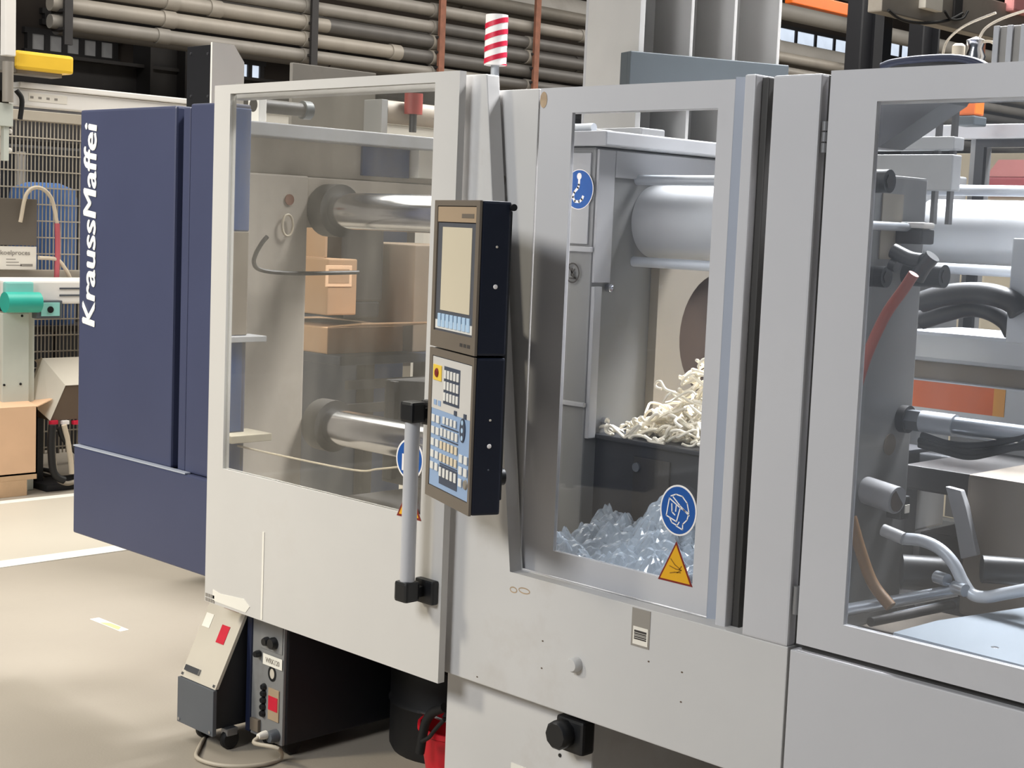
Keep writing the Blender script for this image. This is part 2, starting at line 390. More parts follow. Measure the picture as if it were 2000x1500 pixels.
# windows of the far wall: lit panes in dark frames
def wall_window(y0, y1, z0, z1, n, m, idx):
    w = empty('window_%d' % idx, (-13, (y0+y1)/2, z0), None, None); w['kind'] = 'structure'
    bm = bmesh.new(); th = .05
    add_box(bm, -13.0, -12.94, y0-th, y1+th, z1, z1+th); add_box(bm, -13.0, -12.94, y0-th, y1+th, z0-th, z0)
    for i in range(n+1):
        y = y0+(y1-y0)*i/n; add_box(bm, -13.0, -12.94, y-th/2, y+th/2, z0, z1)
    link('window_frame', bm, 'steel_dark', w)
    for i in range(n):
        a = y0+(y1-y0)*i/n+th/2; b = y0+(y1-y0)*(i+1)/n-th/2
        box('pane', (-12.99, -12.965), (a, b), (z0, z1), m, w, 0)
wall_window(8.12, 8.50, 3.13, 3.28, 2, 'window_glow', 1)
wall_window(6.92, 7.42, 3.34, 3.39, 3, 'window_glow', 2)
wall_window(6.75, 7.62, 3.06, 3.20, 5, 'window_dim', 3)
wall_window(8.86, 9.30, 3.0, 3.16, 3, 'window_glow', 4)
wall_window(18.2, 20.2, 4.35, 4.62, 4, 'window_glow', 5)
wall_window(21.0, 24.5, 4.55, 4.9, 6, 'window_glow', 6)
wall_window(11.0, 12.6, 3.52, 3.62, 3, 'window_glow', 7)

# overhead pipe rack, running along the far side of the hall
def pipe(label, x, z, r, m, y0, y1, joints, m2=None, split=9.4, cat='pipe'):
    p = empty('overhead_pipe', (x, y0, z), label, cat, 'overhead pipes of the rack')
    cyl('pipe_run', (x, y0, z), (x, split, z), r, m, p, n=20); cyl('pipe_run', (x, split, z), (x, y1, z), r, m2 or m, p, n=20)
    for j in joints: cyl('coupling', (x, j-.06, z), (x, j+.06, z), r*1.16, m, p, n=20)
J = [6.9, 8.38, 9.9, 11.2, 13.5, 16, 18.5]
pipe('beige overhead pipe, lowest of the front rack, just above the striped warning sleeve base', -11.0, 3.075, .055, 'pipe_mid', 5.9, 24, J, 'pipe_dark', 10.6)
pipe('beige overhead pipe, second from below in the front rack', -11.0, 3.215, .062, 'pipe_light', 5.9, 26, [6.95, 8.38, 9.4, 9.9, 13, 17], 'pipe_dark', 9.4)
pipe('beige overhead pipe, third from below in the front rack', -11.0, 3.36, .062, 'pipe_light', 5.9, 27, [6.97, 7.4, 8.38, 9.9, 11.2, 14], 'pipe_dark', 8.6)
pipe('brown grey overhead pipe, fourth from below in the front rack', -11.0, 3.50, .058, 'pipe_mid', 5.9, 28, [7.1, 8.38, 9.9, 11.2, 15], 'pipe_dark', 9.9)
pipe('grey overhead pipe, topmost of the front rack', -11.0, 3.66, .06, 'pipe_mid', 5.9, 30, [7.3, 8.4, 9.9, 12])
pipe('dark overhead pipe behind the front rack, lower one', -11.45, 3.12, .09, 'pipe_dark', 6.2, 28, [9, 12, 15])
pipe('dark overhead pipe behind the front rack, middle one', -11.45, 3.42, .09, 'pipe_dark', 6.2, 30, [8.8, 12.4, 16])
pipe('wide grey duct pipe high behind the front rack', -11.5, 3.93, .2, 'duct_grey', 6.0, 34, [8, 10.6, 13.2, 16, 19, 22])
pipe('upper grey pipe of the high rack near the dark posts', -11.2, 4.42, .1, 'duct_grey', 9.0, 34, [14, 18, 20.5])
pipe('topmost pale pipe of the high rack near the dark posts', -11.2, 4.85, .12, 'pipe_light', 9.0, 34, [14, 17, 21])
pipe('pale pipe just under the lit wall windows', -11.2, 3.86, .07, 'pipe_light', 13.0, 34, [15, 18, 21])
for i, (y, z0, z1, m) in enumerate([(9.9, 3.0, 5.2, 'rust'), (11.2, 2.98, 5.2, 'rust'), (8.38, 2.95, 3.75, 'steel_dark'), (6.0, 2.9, 3.9, 'steel_dark'), (17.2, 3.7, 5.0, 'rust'), (20.4, 3.8, 5.2, 'rust')]):
    h = empty('pipe_hanger', (-10.9, y, z0), ['rusty hanger rod left of the striped sleeve', 'rusty hanger rod right of the striped sleeve', 'dark pipe hanger near the white cabinet top',
        'dark bracket holding the left ends of the overhead pipes', 'rusty hanger rod left of the dark posts', 'rusty hanger rod between the dark posts'][i], 'pipe hanger', 'pipe hangers')
    box('rod', (-10.915, -10.885), (y-.035, y+.035), (z0, z1), m, h, 0)
    for k in range(3): box('clamp', (-11.09, -10.9), (y-.04, y+.04), (z0+.12+.14*k-.01, z0+.12+.14*k+.012), 'steel_dark', h, 0)
def beam(label, x, y, z, m, cat='beam'):
    b = empty('steel_beam', (sum(x)/2, sum(y)/2, z[0]), label, cat, 'steel beams of the hall')
    w = .03
    horiz = (y[1]-y[0]) > (z[1]-z[0])
    if horiz:
        box('flange', x, y, (z[1]-w, z[1]), m, b, 0); box('flange', x, y, (z[0], z[0]+w), m, b, 0); xm = sum(x)/2; box('web', (xm-.012, xm+.012), y, (z[0]+w, z[1]-w), m, b, 0)
    else:
        box('flange', x, (y[0], y[0]+w), z, m, b, 0); box('flange', x, (y[1]-w, y[1]), z, m, b, 0); xm = sum(x)/2; box('web', (xm-.012, xm+.012), (y[0]+w, y[1]-w), z, m, b, 0)
beam('dark steel column standing left of the white cabinet', (-12.6, -12.3), (7.6, 8.0), (0, 9), 'steel_dark', 'column')
beam('dark steel crane girder running behind the overhead pipes', (-12.7, -12.4), (-2, 34), (2.62, 2.98), 'steel_dark')
beam('dark girder at the top of the hall behind the pipes', (-12.7, -12.3), (-2, 34), (5.6, 6.1), 'hall_wall')
for k, (px) in enumerate((1686, 1806)):
    p = onX(px, 60, -8.2)
    beam(['dark steel post left of the two above the right door', 'dark steel post right of the two above the right door'][k], (-8.28, -8.12), (p.y-.17, p.y+.17), (0, 6.5), 'black_metal', 'column')
p0 = onX(1540, 8, -9.5); p1 = onX(1660, 8, -9.5)
box('orange_signal_bar', (-9.55, -9.45), (p0.y, p1.y), (p0.z+.01, p0.z+.14), 'orange_part', None, .01); tag(bpy.data.objects['orange_signal_bar'], 'orange bar high above the middle guard door', 'bar')

# ------------------------------------------------------------------ neighbouring cell beyond the gangway
FX = -8.6
fe = empty('mesh_fence', (FX, 4.3, 0), 'beige wire mesh safety fence beyond the gangway', 'fence')
bm = bmesh.new()
for i in range(72): add_box(bm, FX-.003, FX+.003, 3.55+.025*i-.003, 3.55+.025*i+.003, .12, 2.16)
for i in range(21): add_box(bm, FX+.002, FX+.008, 3.5, 5.4, .16+.1*i-.004, .16+.1*i+.004)
o = link('wire_mesh', bm, 'fence_wire', fe); o['kind'] = 'stuff'
for y in (3.5, 5.4): box('post', (FX-.03, FX+.03), (y-.03, y+.03), (0, 2.22), 'fence_wire', fe, .003)
box('top_rail', (FX-.02, FX+.02), (3.5, 5.4), (2.16, 2.22), 'fence_wire', fe, .003)
box('middle_rail', (FX-.02, FX+.02), (3.5, 5.4), (1.21, 1.26), 'fence_wire', fe, .003)
# dark machinery behind the fence
dm = empty('cell_machine', (-9.6, 4.6, 0), 'dark machine standing behind the mesh fence', 'machine')
box('body', (-10.2, -9.4), (3.6, 6.2), (0, 2.05), 'black_metal', dm, .02)
box('top_casting', (-10.1, -9.5), (3.7, 6.0), (2.05, 2.3), 'steel_dark', dm, .03)
box('control_box', (-9.4, -9.25), (4.75, 5.1), (1.35, 1.6), 'cardboard_taupe', dm, .01)
for k in range(6): box('cooling_rib', (-9.4, -9.36), (3.8+.2*k, 3.86+.2*k), (1.7, 2.0), 'duct_grey', dm, .003)
lathe('blue_drum', (-9.05, 4.82, .9), [(0,0),(.2,0),(.21,.03),(.21,.3),(.216,.32),(.21,.34),(.21,.8),(.2,.86),(.1,.9),(0,.9)], 'drum_blue', None); tag(bpy.data.objects['blue_drum'], 'blue plastic drum seen through the mesh fence', 'drum')
st = empty('drum_stand', (-9.05, 4.82, 0), 'dark steel stand carrying the blue drum behind the fence', 'stand')
box('shelf', (-9.3, -8.8), (4.57, 5.07), (.86, .9), 'steel_dark', st, .004)
for a in (-1, 1):
    for b in (-1, 1): box('leg', (-9.05+a*.22-.02, -9.05+a*.22+.02), (4.82+b*.22-.02, 4.82+b*.22+.02), (0, .86), 'steel_dark', st, .002)
tube('cream_hose', [(-8.5, 4.38, 1.55), (-8.5, 4.42, 1.72), (-8.5, 4.50, 1.76), (-8.5, 4.58, 1.70), (-8.5, 4.62, 1.55)], .012, 'hose_cream'); tag(bpy.data.objects['cream_hose'], 'cream hose arching over the grey notice board', 'hose')
tube('pink_hose', [(-8.5, 4.62, 1.55), (-8.5, 4.625, 1.4), (-8.5, 4.62, 1.22)], .016, 'hose_pink'); tag(bpy.data.objects['pink_hose'], 'pink hose hanging down the mesh fence beside the notice board', 'hose')
tube('cream_cable', [(-8.5, 4.50, 1.34), (-8.5, 4.62, 1.33), (-8.5, 4.68, 1.27), (-8.5, 4.72, 1.2)], .012, 'hose_cream'); tag(bpy.data.objects['cream_cable'], 'cream cable sagging from the white notice to the conveyor', 'cable')
box('notice_board', (-8.55, -8.53), (4.1, 4.505), (1.41, 1.69), 'board_grey', None, .004); tag(bpy.data.objects['notice_board'], 'plain grey board hanging on the mesh fence', 'board')
sg = empty('process_sign', (-8.54, 4.3, 1.27), 'white notice with grey lettering under the grey board', 'sign')
box('sheet', (-8.55, -8.535), (4.1, 4.505), (1.265, 1.405), 'paper', sg, .002)
text_on('lettering', 'koelproces', (-8.533, 4.272, 1.345), (0,1,0), (0,0,1), .19, .036, 'ink_soft', sg, .01)
for k in range(3): box('text_line', (-8.5355, -8.534), (4.31, 4.37+.02*k), (1.325-.018*k, 1.33-.018*k), 'ink_soft', sg, 0)
box('drawing', (-8.5355, -8.534), (4.40, 4.48), (1.285, 1.30), 'ink_soft', sg, 0)
# gantry robot over the cell
rb = empty('gantry_robot', (-8.15, 4.3, 0), 'white gantry robot with a yellow end cover above the fence', 'robot')
RX = -8.15
a = onX(33, 163, RX); b = onX(25, 205, RX)
box('cross_beam', (RX-.1, RX+.02), (a.y, 7.5), (b.z, a.z-.025), 'white_bright', rb, .006)
box('beam_cap', (RX-.11, RX+.035), (a.y, 7.5), (a.z-.023, a.z+.01), 'white_bright', rb, .006)
box('rating_plate', (RX+.02, RX+.022), (a.y+.06, a.y+.3), (b.z+.03, b.z+.075), 'paper', rb, 0)
for k in range(4): box('plate_mark', (RX+.0222, RX+.0228), (a.y+.07+.05*k, a.y+.09+.05*k), (b.z+.045, b.z+.058), 'ink_soft', rb, 0)
c0 = onX(32, 97, RX+.1); c1 = onX(145, 108, RX+.1); c2 = onX(145, 150, RX+.1)
box('yellow_cover', (RX-.06, RX+.1), (c0.y, c1.y), (c2.z+.01, c0.z), 'yellow_cover', rb, .018)
box('cover_base', (RX-.05, RX+.07), (c0.y+.02, c1.y-.06), (c2.z-.012, c2.z+.012), 'pipe_light', rb, 0)
d0 = onX(0, 105, RX+.1); d1 = onX(30, 140, RX+.1)
box('arm_beam', (RX-.04, RX+.08), (d0.y-.6, d1.y+.02), (d1.z, d0.z), 'duct_grey', rb, .006)
e0 = onX(4, 0, RX+.12); e1 = onX(24, 200, RX+.12)
box('vertical_arm', (RX+.1, RX+.16), (e0.y, e1.y), (e1.z+.25, 3.6), 'white_bright', rb, .006)
lathe('vacuum_tube', (RX+.13, (e0.y+e1.y)/2, e1.z), [(0,0),(.03,0),(.03,.22),(0,.22)], 'pipe_light', rb)
f0 = onX(0, 200, RX+.12); f1 = onX(26, 230, RX+.12)
box('gripper_plate', (RX+.06, RX+.12), (f0.y-.3, f1.y), (f1.z-.05, f0.z), 'post_green', rb, .004)
box('gripper_finger', (RX+.07, RX+.11), (f0.y+.03, f0.y+.06), (f1.z-.24, f1.z-.05), 'post_green', rb, .003)
for px, py in ((25, 256), (24, 293)):
    q = onX(px, py, RX+.12); lathe('gripper_knob', (q.x-.05, q.y, q.z), [(0,0),(.014,0),(.014,.02),(0,.026)], 'white_bright', rb, 14, 'X')
tube('air_hose', [(RX+.05, a.y-.03, b.z+.08), (RX+.06, a.y+.0, b.z+.03), (RX+.06, a.y-.01, b.z-.08)], .014, 'rubber', rb)
box('rear_post', (RX-.1, RX-.0), (7.3, 7.5), (0, b.z), 'white_bright', rb, .004)
box('front_post', (RX-.25, RX-.15), (3.2, 3.32), (0, d0.z), 'white_bright', rb, .004)
# conveyor of the cell
CXc = -8.05
cv = empty('cell_conveyor', (CXc, 4.4, 0), 'white conveyor with a turquoise drive in front of the fence', 'conveyor')
a = onX(5, 548, CXc); b = onX(155, 600, CXc); 
box('belt_frame', (CXc-.4, CXc), (a.y, 5.6), (b.z+.02, a.z), 'white_bright', cv, .012)
box('drive_cover', (CXc, CXc+.04), (a.y, a.y+.17), (b.z+.08, a.z-.005), 'teal_light', cv, .01)
q = onX(12, 590, CXc+.05); q2 = onX(72, 590, CXc+.05)
cyl('drive_motor', (CXc+.07, q.y-.02, q.z), (CXc+.07, q2.y, q2.z), .058, 'teal', cv)
for zz in (.07, .11): box('rail_stripe', (CXc, CXc+.004), (a.y+.35, 5.6), (b.z+zz-.005, b.z+zz+.005), 'unit_grey', cv, 0)
q = onX(72, 587, CXc+.06); q2 = onX(122, 622, CXc+.06)
box('gear_box', (CXc+.0, CXc+.06), (q.y, q2.y), (q2.z, q.z), 'unit_grey', cv, .006)
box('gear_face', (CXc+.06, CXc+.066), (q.y+.025, q2.y-.02), (q2.z+.015, q.z-.012), 'teal_light', cv, .002)
lathe('shaft_hole', (CXc+.066, (q.y+q2.y)/2, (q.z+q2.z)/2), [(0,0),(.019,0),(.019,.006),(0,.006)], 'black_plastic', cv, 16, 'X')
a = onX(5, 612, CXc-.02); b = onX(72, 765, CXc-.02)
box('leg', (CXc-.2, CXc-.02), (a.y, b.y-.05), (0, a.z), 'post_green', cv, .006); box('leg_edge', (CXc-.18, CXc-.05), (b.y-.045, b.y), (0, a.z), 'post_green', cv, .006)
box('leg', (CXc-.2, CXc-.02), (5.3, 5.5), (0, a.z), 'post_green', cv, .006)
for px, py in ((43, 617), (40, 750), (8, 752)):
    q = onX(px, py, CXc-.02); lathe('bolt', (q.x-.002, q.y, q.z), [(0,0),(.008,0),(.006,.008),(0,.008)], 'black_plastic', cv, 10, 'X')
# grey hood with chamfered face
hd = empty('grey_hood', (-7.95, 5.0, 0), 'pale grey chamfered hood on a black frame left of the blue cabinet', 'hood')
HX = -8.0
H = [onX(*p, HX) for p in ((108,704), (155,704), (128,753), (155,753))]
L1 = onX(77, 785, HX); L2 = onX(98, 822, HX); D2 = onX(155, 830, HX)
bm = bmesh.new()
def V3(p, dx): return Vector((HX+dx, p.y, p.z))
add_poly(bm, [V3(H[0],-.15), V3(H[0],-.15)+Vector((0,1.0,0)), V3(H[2],0)+Vector((0,1.0,0)), V3(H[2],0)], (-.1, 0, -.02))
link('top_slope', bm, 'hood_grey', hd)
bm = bmesh.new(); add_poly(bm, [V3(H[0],-.15), V3(H[2],0), V3(L2,0), V3(L1,-.15)], (-.06, .02, 0)); link('side_slope', bm, 'hood_grey', hd)
bm = bmesh.new(); add_poly(bm, [V3(H[2],-.005), V3(H[2],-.005)+Vector((0,.9,0)), V3(L2,-.005)+Vector((0,.85,0)), V3(L2,-.005)], (-.3, .03, 0)); link('front_face', bm, 'hood_dark', hd)
for k in range(3): 
    q = onX(100+22*k, 826, HX+.01); box('warning_stripe', (HX-.02, HX+.01), (q.y, q.y+.045), (q.z-.012, q.z+.012), 'signal_red' if k != 1 else 'signal_white', hd, .003)
q = onX(98, 822, HX)
for dy in (0., .9): box('frame_leg', (HX-.2, HX-.15), (q.y+dy, q.y+dy+.04), (0, q.z), 'black_metal', hd, .003)
box('foot_plate', (HX-.25, HX), (q.y-.02, q.y+.95), (0, .04), 'black_metal', hd, .003)
for k, (pts, r, m, lb) in enumerate([([(100,835),(104,880),(110,930),(128,944),(150,940)], .014, 'cable_grey', 'grey cable hanging in a loop under the chamfered hood'),
    ([(115,835),(122,855),(140,875),(155,890)], .014, 'rubber', 'thin black cable drooping under the chamfered hood'),
    ([(125,830),(132,860),(138,900),(140,925)], .016, 'hose_cream', 'cream cable hanging straight down under the chamfered hood'),
    ([(102,830),(100,870),(103,915),(112,932),(125,938)], .022, 'rubber', 'thick black cable hanging at the left edge under the hood')]):
    tube('machine_cable', [onX(x, y, HX+.015+.012*k) for x, y in pts], r, m); o = COL.objects[-1]; tag(o, lb, 'cable', 'cables under the hood')
tube('floor_cable', [onZ(70, 915, .012), onZ(100, 920, .012), onZ(118, 935, .012), onZ(150, 950, .012)], .012, 'rubber'); tag(COL.objects[-1], 'upper black cable lying on the floor by the pallet', 'cable')
tube('floor_cable', [onZ(72, 922, .012), onZ(95, 930, .012), onZ(110, 932, .012), onZ(150, 938, .012)], .012, 'rubber'); tag(COL.objects[-1], 'lower black cable lying on the floor by the pallet', 'cable')
# carton on a pallet
pl = empty('wooden_pallet', (-8.0, 4.1, 0), 'pale wooden pallet under the open carton at the left edge', 'pallet')
g = onZ(50, 968, 0); PX = g.x; py1 = onX(72, 930, PX).y; pz = onX(72, 925, PX).z
for k in range(5): box('deck_board', (PX-.8+.165*k, PX-.8+.165*k+.14), (py1-1.0, py1), (pz-.03, pz), 'pallet_wood', pl, .002)
for k in range(3): box('stringer', (PX-.8+.36*k, PX-.72+.36*k), (py1-1.0, py1-.06), (0, pz-.03), 'pallet_wood', pl, .002)
ct = empty('open_carton', (PX-.4, py1-.5, pz), 'open peach coloured cardboard carton on the pallet', 'carton')
zt = onX(72, 795, PX).z
bm = bmesh.new(); x0, x1, y0, y1 = PX-.75, PX-.0, py1-.95, py1-.0
add_box(bm, x1-.008, x1, y0, y1, pz, zt); add_box(bm, x0, x0+.008, y0, y1, pz, zt); add_box(bm, x0, x1, y1-.008, y1, pz, zt); add_box(bm, x0, x1, y0, y0+.008, pz, zt); add_box(bm, x0, x1, y0, y1, pz, pz+.01)
link('walls', bm, 'cardboard_light', ct)
prism('flap', [(x1, y0, zt), (x1, y1, zt), (x1-.3, y1, zt+.05), (x1-.3, y0, zt+.05)], (0, 0, .006), 'cardboard_light', ct)
prism('flap', [(x0, y0, zt), (x0, y1, zt), (x0+.3, y1, zt+.06), (x0+.3, y0, zt+.06)], (0, 0, .006), 'cardboard_light', ct)
prism('flap', [(x0, y1, zt), (x1, y1, zt), (x1-.05, y1+.12, zt+.03), (x0+.05, y1+.12, zt+.03)], (0, 0, .006), 'cardboard_light', ct)
# white and black cabinet rising behind the blue one
cb = empty('tall_cabinet', (-4.9, 3.9, 0), 'tall cabinet with a white side and black front behind the blue cabinet', 'cabinet')
KY = 3.75; k0 = onY(415, 82, KY); k1 = onY(366, 90, KY); k2 = onX(478, 92, k0.x); k3 = onX(464, 80, k0.x)
zt = k0.z
prism('white_side', [(k0.x-.012, KY, .13), (k0.x-.012, k2.y, .13), (k0.x-.012, k2.y, zt-.07), (k0.x-.012, k2.y-.055, zt), (k0.x-.012, KY, zt)], (.012, 0, 0), 'white_bright', cb)
box('black_front', (k1.x, k0.x-.012), (KY, KY+.02), (.13, zt-.01), 'black_metal', cb, .002)
box('body', (k1.x+.01, k0.x-.02), (KY+.02, k2.y-.01), (.13, zt-.08), 'unit_grey', cb, .002); box('foot', (k0.x-.09, k0.x-.02), (k2.y-.09, k2.y-.02), (0, .13), 'black_metal', cb, .002)
for px, py in ((373, 105), (406, 105), (373, 188), (406, 188)):
    q = onY(px, py, KY); lathe('screw', (q.x, KY, q.z), [(0,0),(.006,0),(.006,-.003),(0,-.004)], 'chrome_dull', cb, 10, 'Y')
sc = empty('grey_screen_wall', (-7.2, 6, 0), 'plain grey partition panel behind the left sliding door', 'partition')
s0 = onX(572, 122, -7.2); s1 = onX(735, 140, -7.2)
box('panel', (-7.23, -7.2), (s0.y, s1.y), (.1, s0.z), 'duct_grey', sc, .004); box('panel_base', (-7.3, -7.13), (s0.y, s1.y), (0, .1), 'unit_grey', sc, .004)
# ================================================================== the moulding machine
MC = empty('injection_moulding_machine', (-2.6, 3.5, 0), 'large white and blue injection moulding machine with glazed guard doors', 'machine')
# bed and pedestals
box('machine_bed', (-3.85, -.45), (3.02, 4.35), (.34, .70), 'bed_taupe', MC, .01)
ped = box('pedestal', (-2.862, -2.34), (2.70, 3.5), (0, .50), 'white_paint', MC, .006)
box('pedestal', (-4.0, -3.7), (3.6, 4.2), (0, .34), 'bed_taupe', MC, .006)
box('pedestal', (-1.1, -.5), (2.9, 4.2), (0, .34), 'bed_taupe', MC, .006)
sw = onY(1108, 1432, 2.66)
o = box('rotary_switch', (sw.x-.035, sw.x+.055), (2.655, 2.70), (sw.z-.045, sw.z+.04), 'black_plastic', MC, .008)
lathe('switch_knob', (sw.x-.005, 2.655, sw.z), [(0,-.035),(.03,-.035),(.036,-.028),(.036,0),(0,0)], 'black_plastic', o, 10, 'Y')
q = onY(1010, 1493, 2.70); box('inspection_label', (q.x-.02, q.x+.05), (2.698, 2.70), (q.z-.05, q.z), 'tape_white', ped, 0)
q = onY(1094, 1475, 2.70); lathe('pedestal_screw', (q.x, 2.70, q.z), [(0,-.002),(.005,-.002),(.005,0),(0,0)], 'black_plastic', ped, 8, 'Y')
# blue clamp end cabinet
BC = empty('end_cabinet', (0,0,0), None, None); BC.parent = MC; WL[BC] = Vector((-4.3, 2.8, .5)); BC.location = WL[BC]-WL[MC]
BYF = 2.645
box('upper_cover', (-4.713, -4.126), (BYF, 2.78), (.835, 1.979), 'blue_paint', BC, .008)
box('groove', (-4.126, -4.092), (BYF+.05, 2.78), (.835, 1.975), 'blue_dark', BC, 0)
box('seam_strip', (-4.092, -4.052), (BYF+.004, 2.78), (.835, 1.972), 'blue_paint', BC, .004)
box('joint', (-4.052, -4.046), (BYF+.03, 2.78), (.835, 1.972), 'blue_dark', BC, 0)
box('side_cover', (-4.046, -3.87), (BYF, 2.745), (.835, 1.982), 'blue_paint', BC, .006)
box('lower_cover', (-4.70, -3.87), (BYF-.02, 2.78), (.53, .833), 'blue_paint', BC, .006)
text_on('company_lettering', 'KraussMaffei', (-4.6, BYF-.001, 1.25), (0,0,1), (-1,0,0), .685, .085, 'logo_white', BC, .016, .10)
box('ledge_highlight', (-4.70, -4.01), (BYF-.022, BYF-.001), (.8335, .838), 'profile_grey', BC, 0)  # thin pale strip drawn in as the bright highlight along the cover ledge
box('hinge_block', (-4.725, -4.714), (BYF+.02, BYF+.06), (1.90, 1.95), 'black_plastic', BC, .003)
# front sheet: skirt and slanted upright in one piece
prism('front_skirt', [(-2.832,2.645,.483), (-1.762,2.645,.483), (-1.762,2.645,.79), (-2.593,2.645,.79), (-2.742,2.645,2.02), (-2.832,2.645,2.02)], (0,.045,0), 'white_paint', MC, .003)
prism('right_skirt', [(-1.756,2.645,.30), (-.4,2.645,.30), (-.4,2.645,.787), (-1.756,2.645,.787)], (0,.045,0), 'grey_paint', MC, .003)
sk = bpy.data.objects['front_skirt']
q = onY(1127, 1297, 2.645); lathe('plug_button', (q.x, 2.645, q.z), [(0,-.022),(.014,-.022),(.018,-.016),(.018,0),(0,0)], 'white_paint', sk, 20, 'Y')
q0 = onY(1236, 1186, 2.645); q1 = onY(1268, 1265, 2.645)
box('barcode_sleeve', (q0.x, q1.x), (2.6435, 2.645), (q1.z-.005, .787), 'ink_soft', sk, 0)
box('barcode_paper', (q0.x+.006, q1.x-.004), (2.6425, 2.6435), (q1.z, .745), 'paper', sk, 0)
bm = bmesh.new(); zz = q1.z+.012
while zz < .735:
    h = random.choice((.0015, .003, .005)); add_box(bm, q0.x+.010, q1.x-.008, 2.6418, 2.6425, zz, zz+h); zz += h+random.choice((.0015, .003))
link('barcode', bm, 'ink', sk)
for px, py, w in ((1003, 1152, .013), (1024, 1154, .02)):
    q = onY(px, py, 2.645); ring_disc('rust_mark', q.x, q.z, w, .008, .003, 2.6446, 'stain_brown', sk)
for px, py in ((932, 1322), (1060, 1252), (1058, 1305), (1332, 1313), (1267, 1292), (1330, 1371)):
    q = onY(px, py, 2.645); disc('paint_chip', q.x, q.z, .003, .002, 2.6444, 'hood_dark', sk, 8)
for px, py, w, h, m in ((975, 470, .004, .02, 'stain_brown'), (985, 352, .005, .012, 'ink_soft'), (1062, 195, .012, .02, 'stain_brown')):
    q = onY(px, py, 2.6995 if px > 960 else 2.6445); disc('wear_mark', q.x, q.z, w, h, q.y-.0004, m, MC, 12, .0003)
# fixed panel and middle guard door
box('fixed_panel', (-2.80, -2.612), (2.70, 2.72), (.79, 1.985), 'white_paint', MC, .003)
box('roof_rail', (-2.82, -.4), (2.72, 2.80), (1.93, 1.975), 'white_paint', MC, .003)
box('sill', (-2.80, -.4), (2.690, 2.78), (.74, .788), 'white_paint', MC, .002)
G2 = frame('guard_door', (-2.606, -2.020), (.793, 1.985), (-2.498, -2.064), (.856, 1.924), (2.70, 2.711), 'grey_paint', MC, .003)
box('window_pane', (-2.498, -2.064), (2.703, 2.709), (.856, 1.924), 'guard_glass', G2, 0)
prism('handle_profile', [(-2.020,2.7005,.785), (-1.978,2.722,.785), (-1.972,2.735,.785), (-2.020,2.735,.785)], (0,0,1.205), 'profile_grey', G2)
box('closing_edge', (-1.972, -1.944), (2.668, 2.74), (.765, 1.99), 'grey_paint', G2, .004); box('closing_seal', (-1.943, -1.925), (2.69, 2.74), (.77, 1.985), 'gasket', G2, .003)
cx, cz, rx, rz = -2.1145, 1.0195, .053, .0585
YS = 2.6995
o = disc('face_shield_sign', cx, cz, rx, rz, YS-.0005, 'signal_white', G2); disc('sign_field', cx, cz, rx-.004, rz-.004, YS-.001, 'blue_sign', o)
hx = lambda pts: [(cx+a*rx, cz+b*rz) for a, b in pts]
strokes('sign_print', [hx([(-.5,.42),(-.62,-.28),(-.05,-.45),(.12,.12),(-.5,.42)]),
    hx([(-.42,.52),(-.15,.62),(.2,.58),(.48,.35),(.6,.0),(.52,-.3),(.3,-.5),(.3,-.72),(-.05,-.62)]), hx([(-.3,.5),(.1,.2),(.62,-.12)]),
    hx([(-.42,-.36),(-.3,-.52),(0,-.6),(.1,-.45)]), hx([(-.35,.22),(-.32,-.1),(-.15,-.2)]), hx([(.12,.12),(.55,-.02)]), hx([(-.1,.2),(-.12,-.05)])], .0028, YS-.002, 'signal_white', o)
T = [(-2.1150,.948), (-2.1635,.851), (-2.0625,.851)]
o = prism('hot_surface_sign', [(a, YS-.0005, b) for a, b in T], (0,.0006,0), 'red_dark', G2)
cxm, czm = sum(a for a,b in T)/3, sum(b for a,b in T)/3
prism('sign_field', [(cxm+(a-cxm)*.86, YS-.0012, czm+(b-czm)*.86) for a, b in T], (0,.0006,0), 'yellow_sign', o)
strokes('sign_print', [[(-2.128,.905),(-2.115,.893),(-2.100,.886)], [(-2.130,.888),(-2.112,.884),(-2.096,.884),(-2.108,.876)], [(-2.128,.872),(-2.115,.876),(-2.098,.878)], [(-2.096,.893),(-2.102,.884)]], .0022, YS-.002, 'glyph_brown', o)
# column and right guard door
box('corner_column', (-1.882, -1.764), (2.645, 2.78), (.79, 1.982), 'grey_paint', MC, .005)
box('door_gasket', (-1.764, -1.742), (2.672, 2.78), (.79, 1.98), 'gasket', MC, 0)
G3 = frame('guard_door', (-1.742, -.45), (.803, 1.986), (-1.632, -.58), (.866, 1.922), (2.645, 2.660), 'grey_paint', MC, .004)
box('window_pane', (-1.632, -.58), (2.652, 2.658), (.866, 1.922), 'right_glass', G3, 0)
box('under_door_gasket', (-1.74, -.45), (2.665, 2.70), (.787, .804), 'gasket', MC, 0)
q = onY(1603, 265, 2.66); 
for k in range(3): cyl('hinge_knuckle', (-1.752, 2.652, q.z-.035+.022*k), (-1.752, 2.652, q.z-.016+.022*k), .007, 'edge_steel', G3, n=12)
q = onY(1556, 1170, 2.66); cyl('hinge_knuckle', (-1.752, 2.652, q.z-.03), (-1.752, 2.652, q.z+.03), .007, 'edge_steel', G3, n=12)
q = onY(1900, 1268, 2.65); lathe('screw', (q.x, 2.74, .862), [(0,0),(.008,0),(.008,.006),(0,.008)], 'chrome', G3, 10)
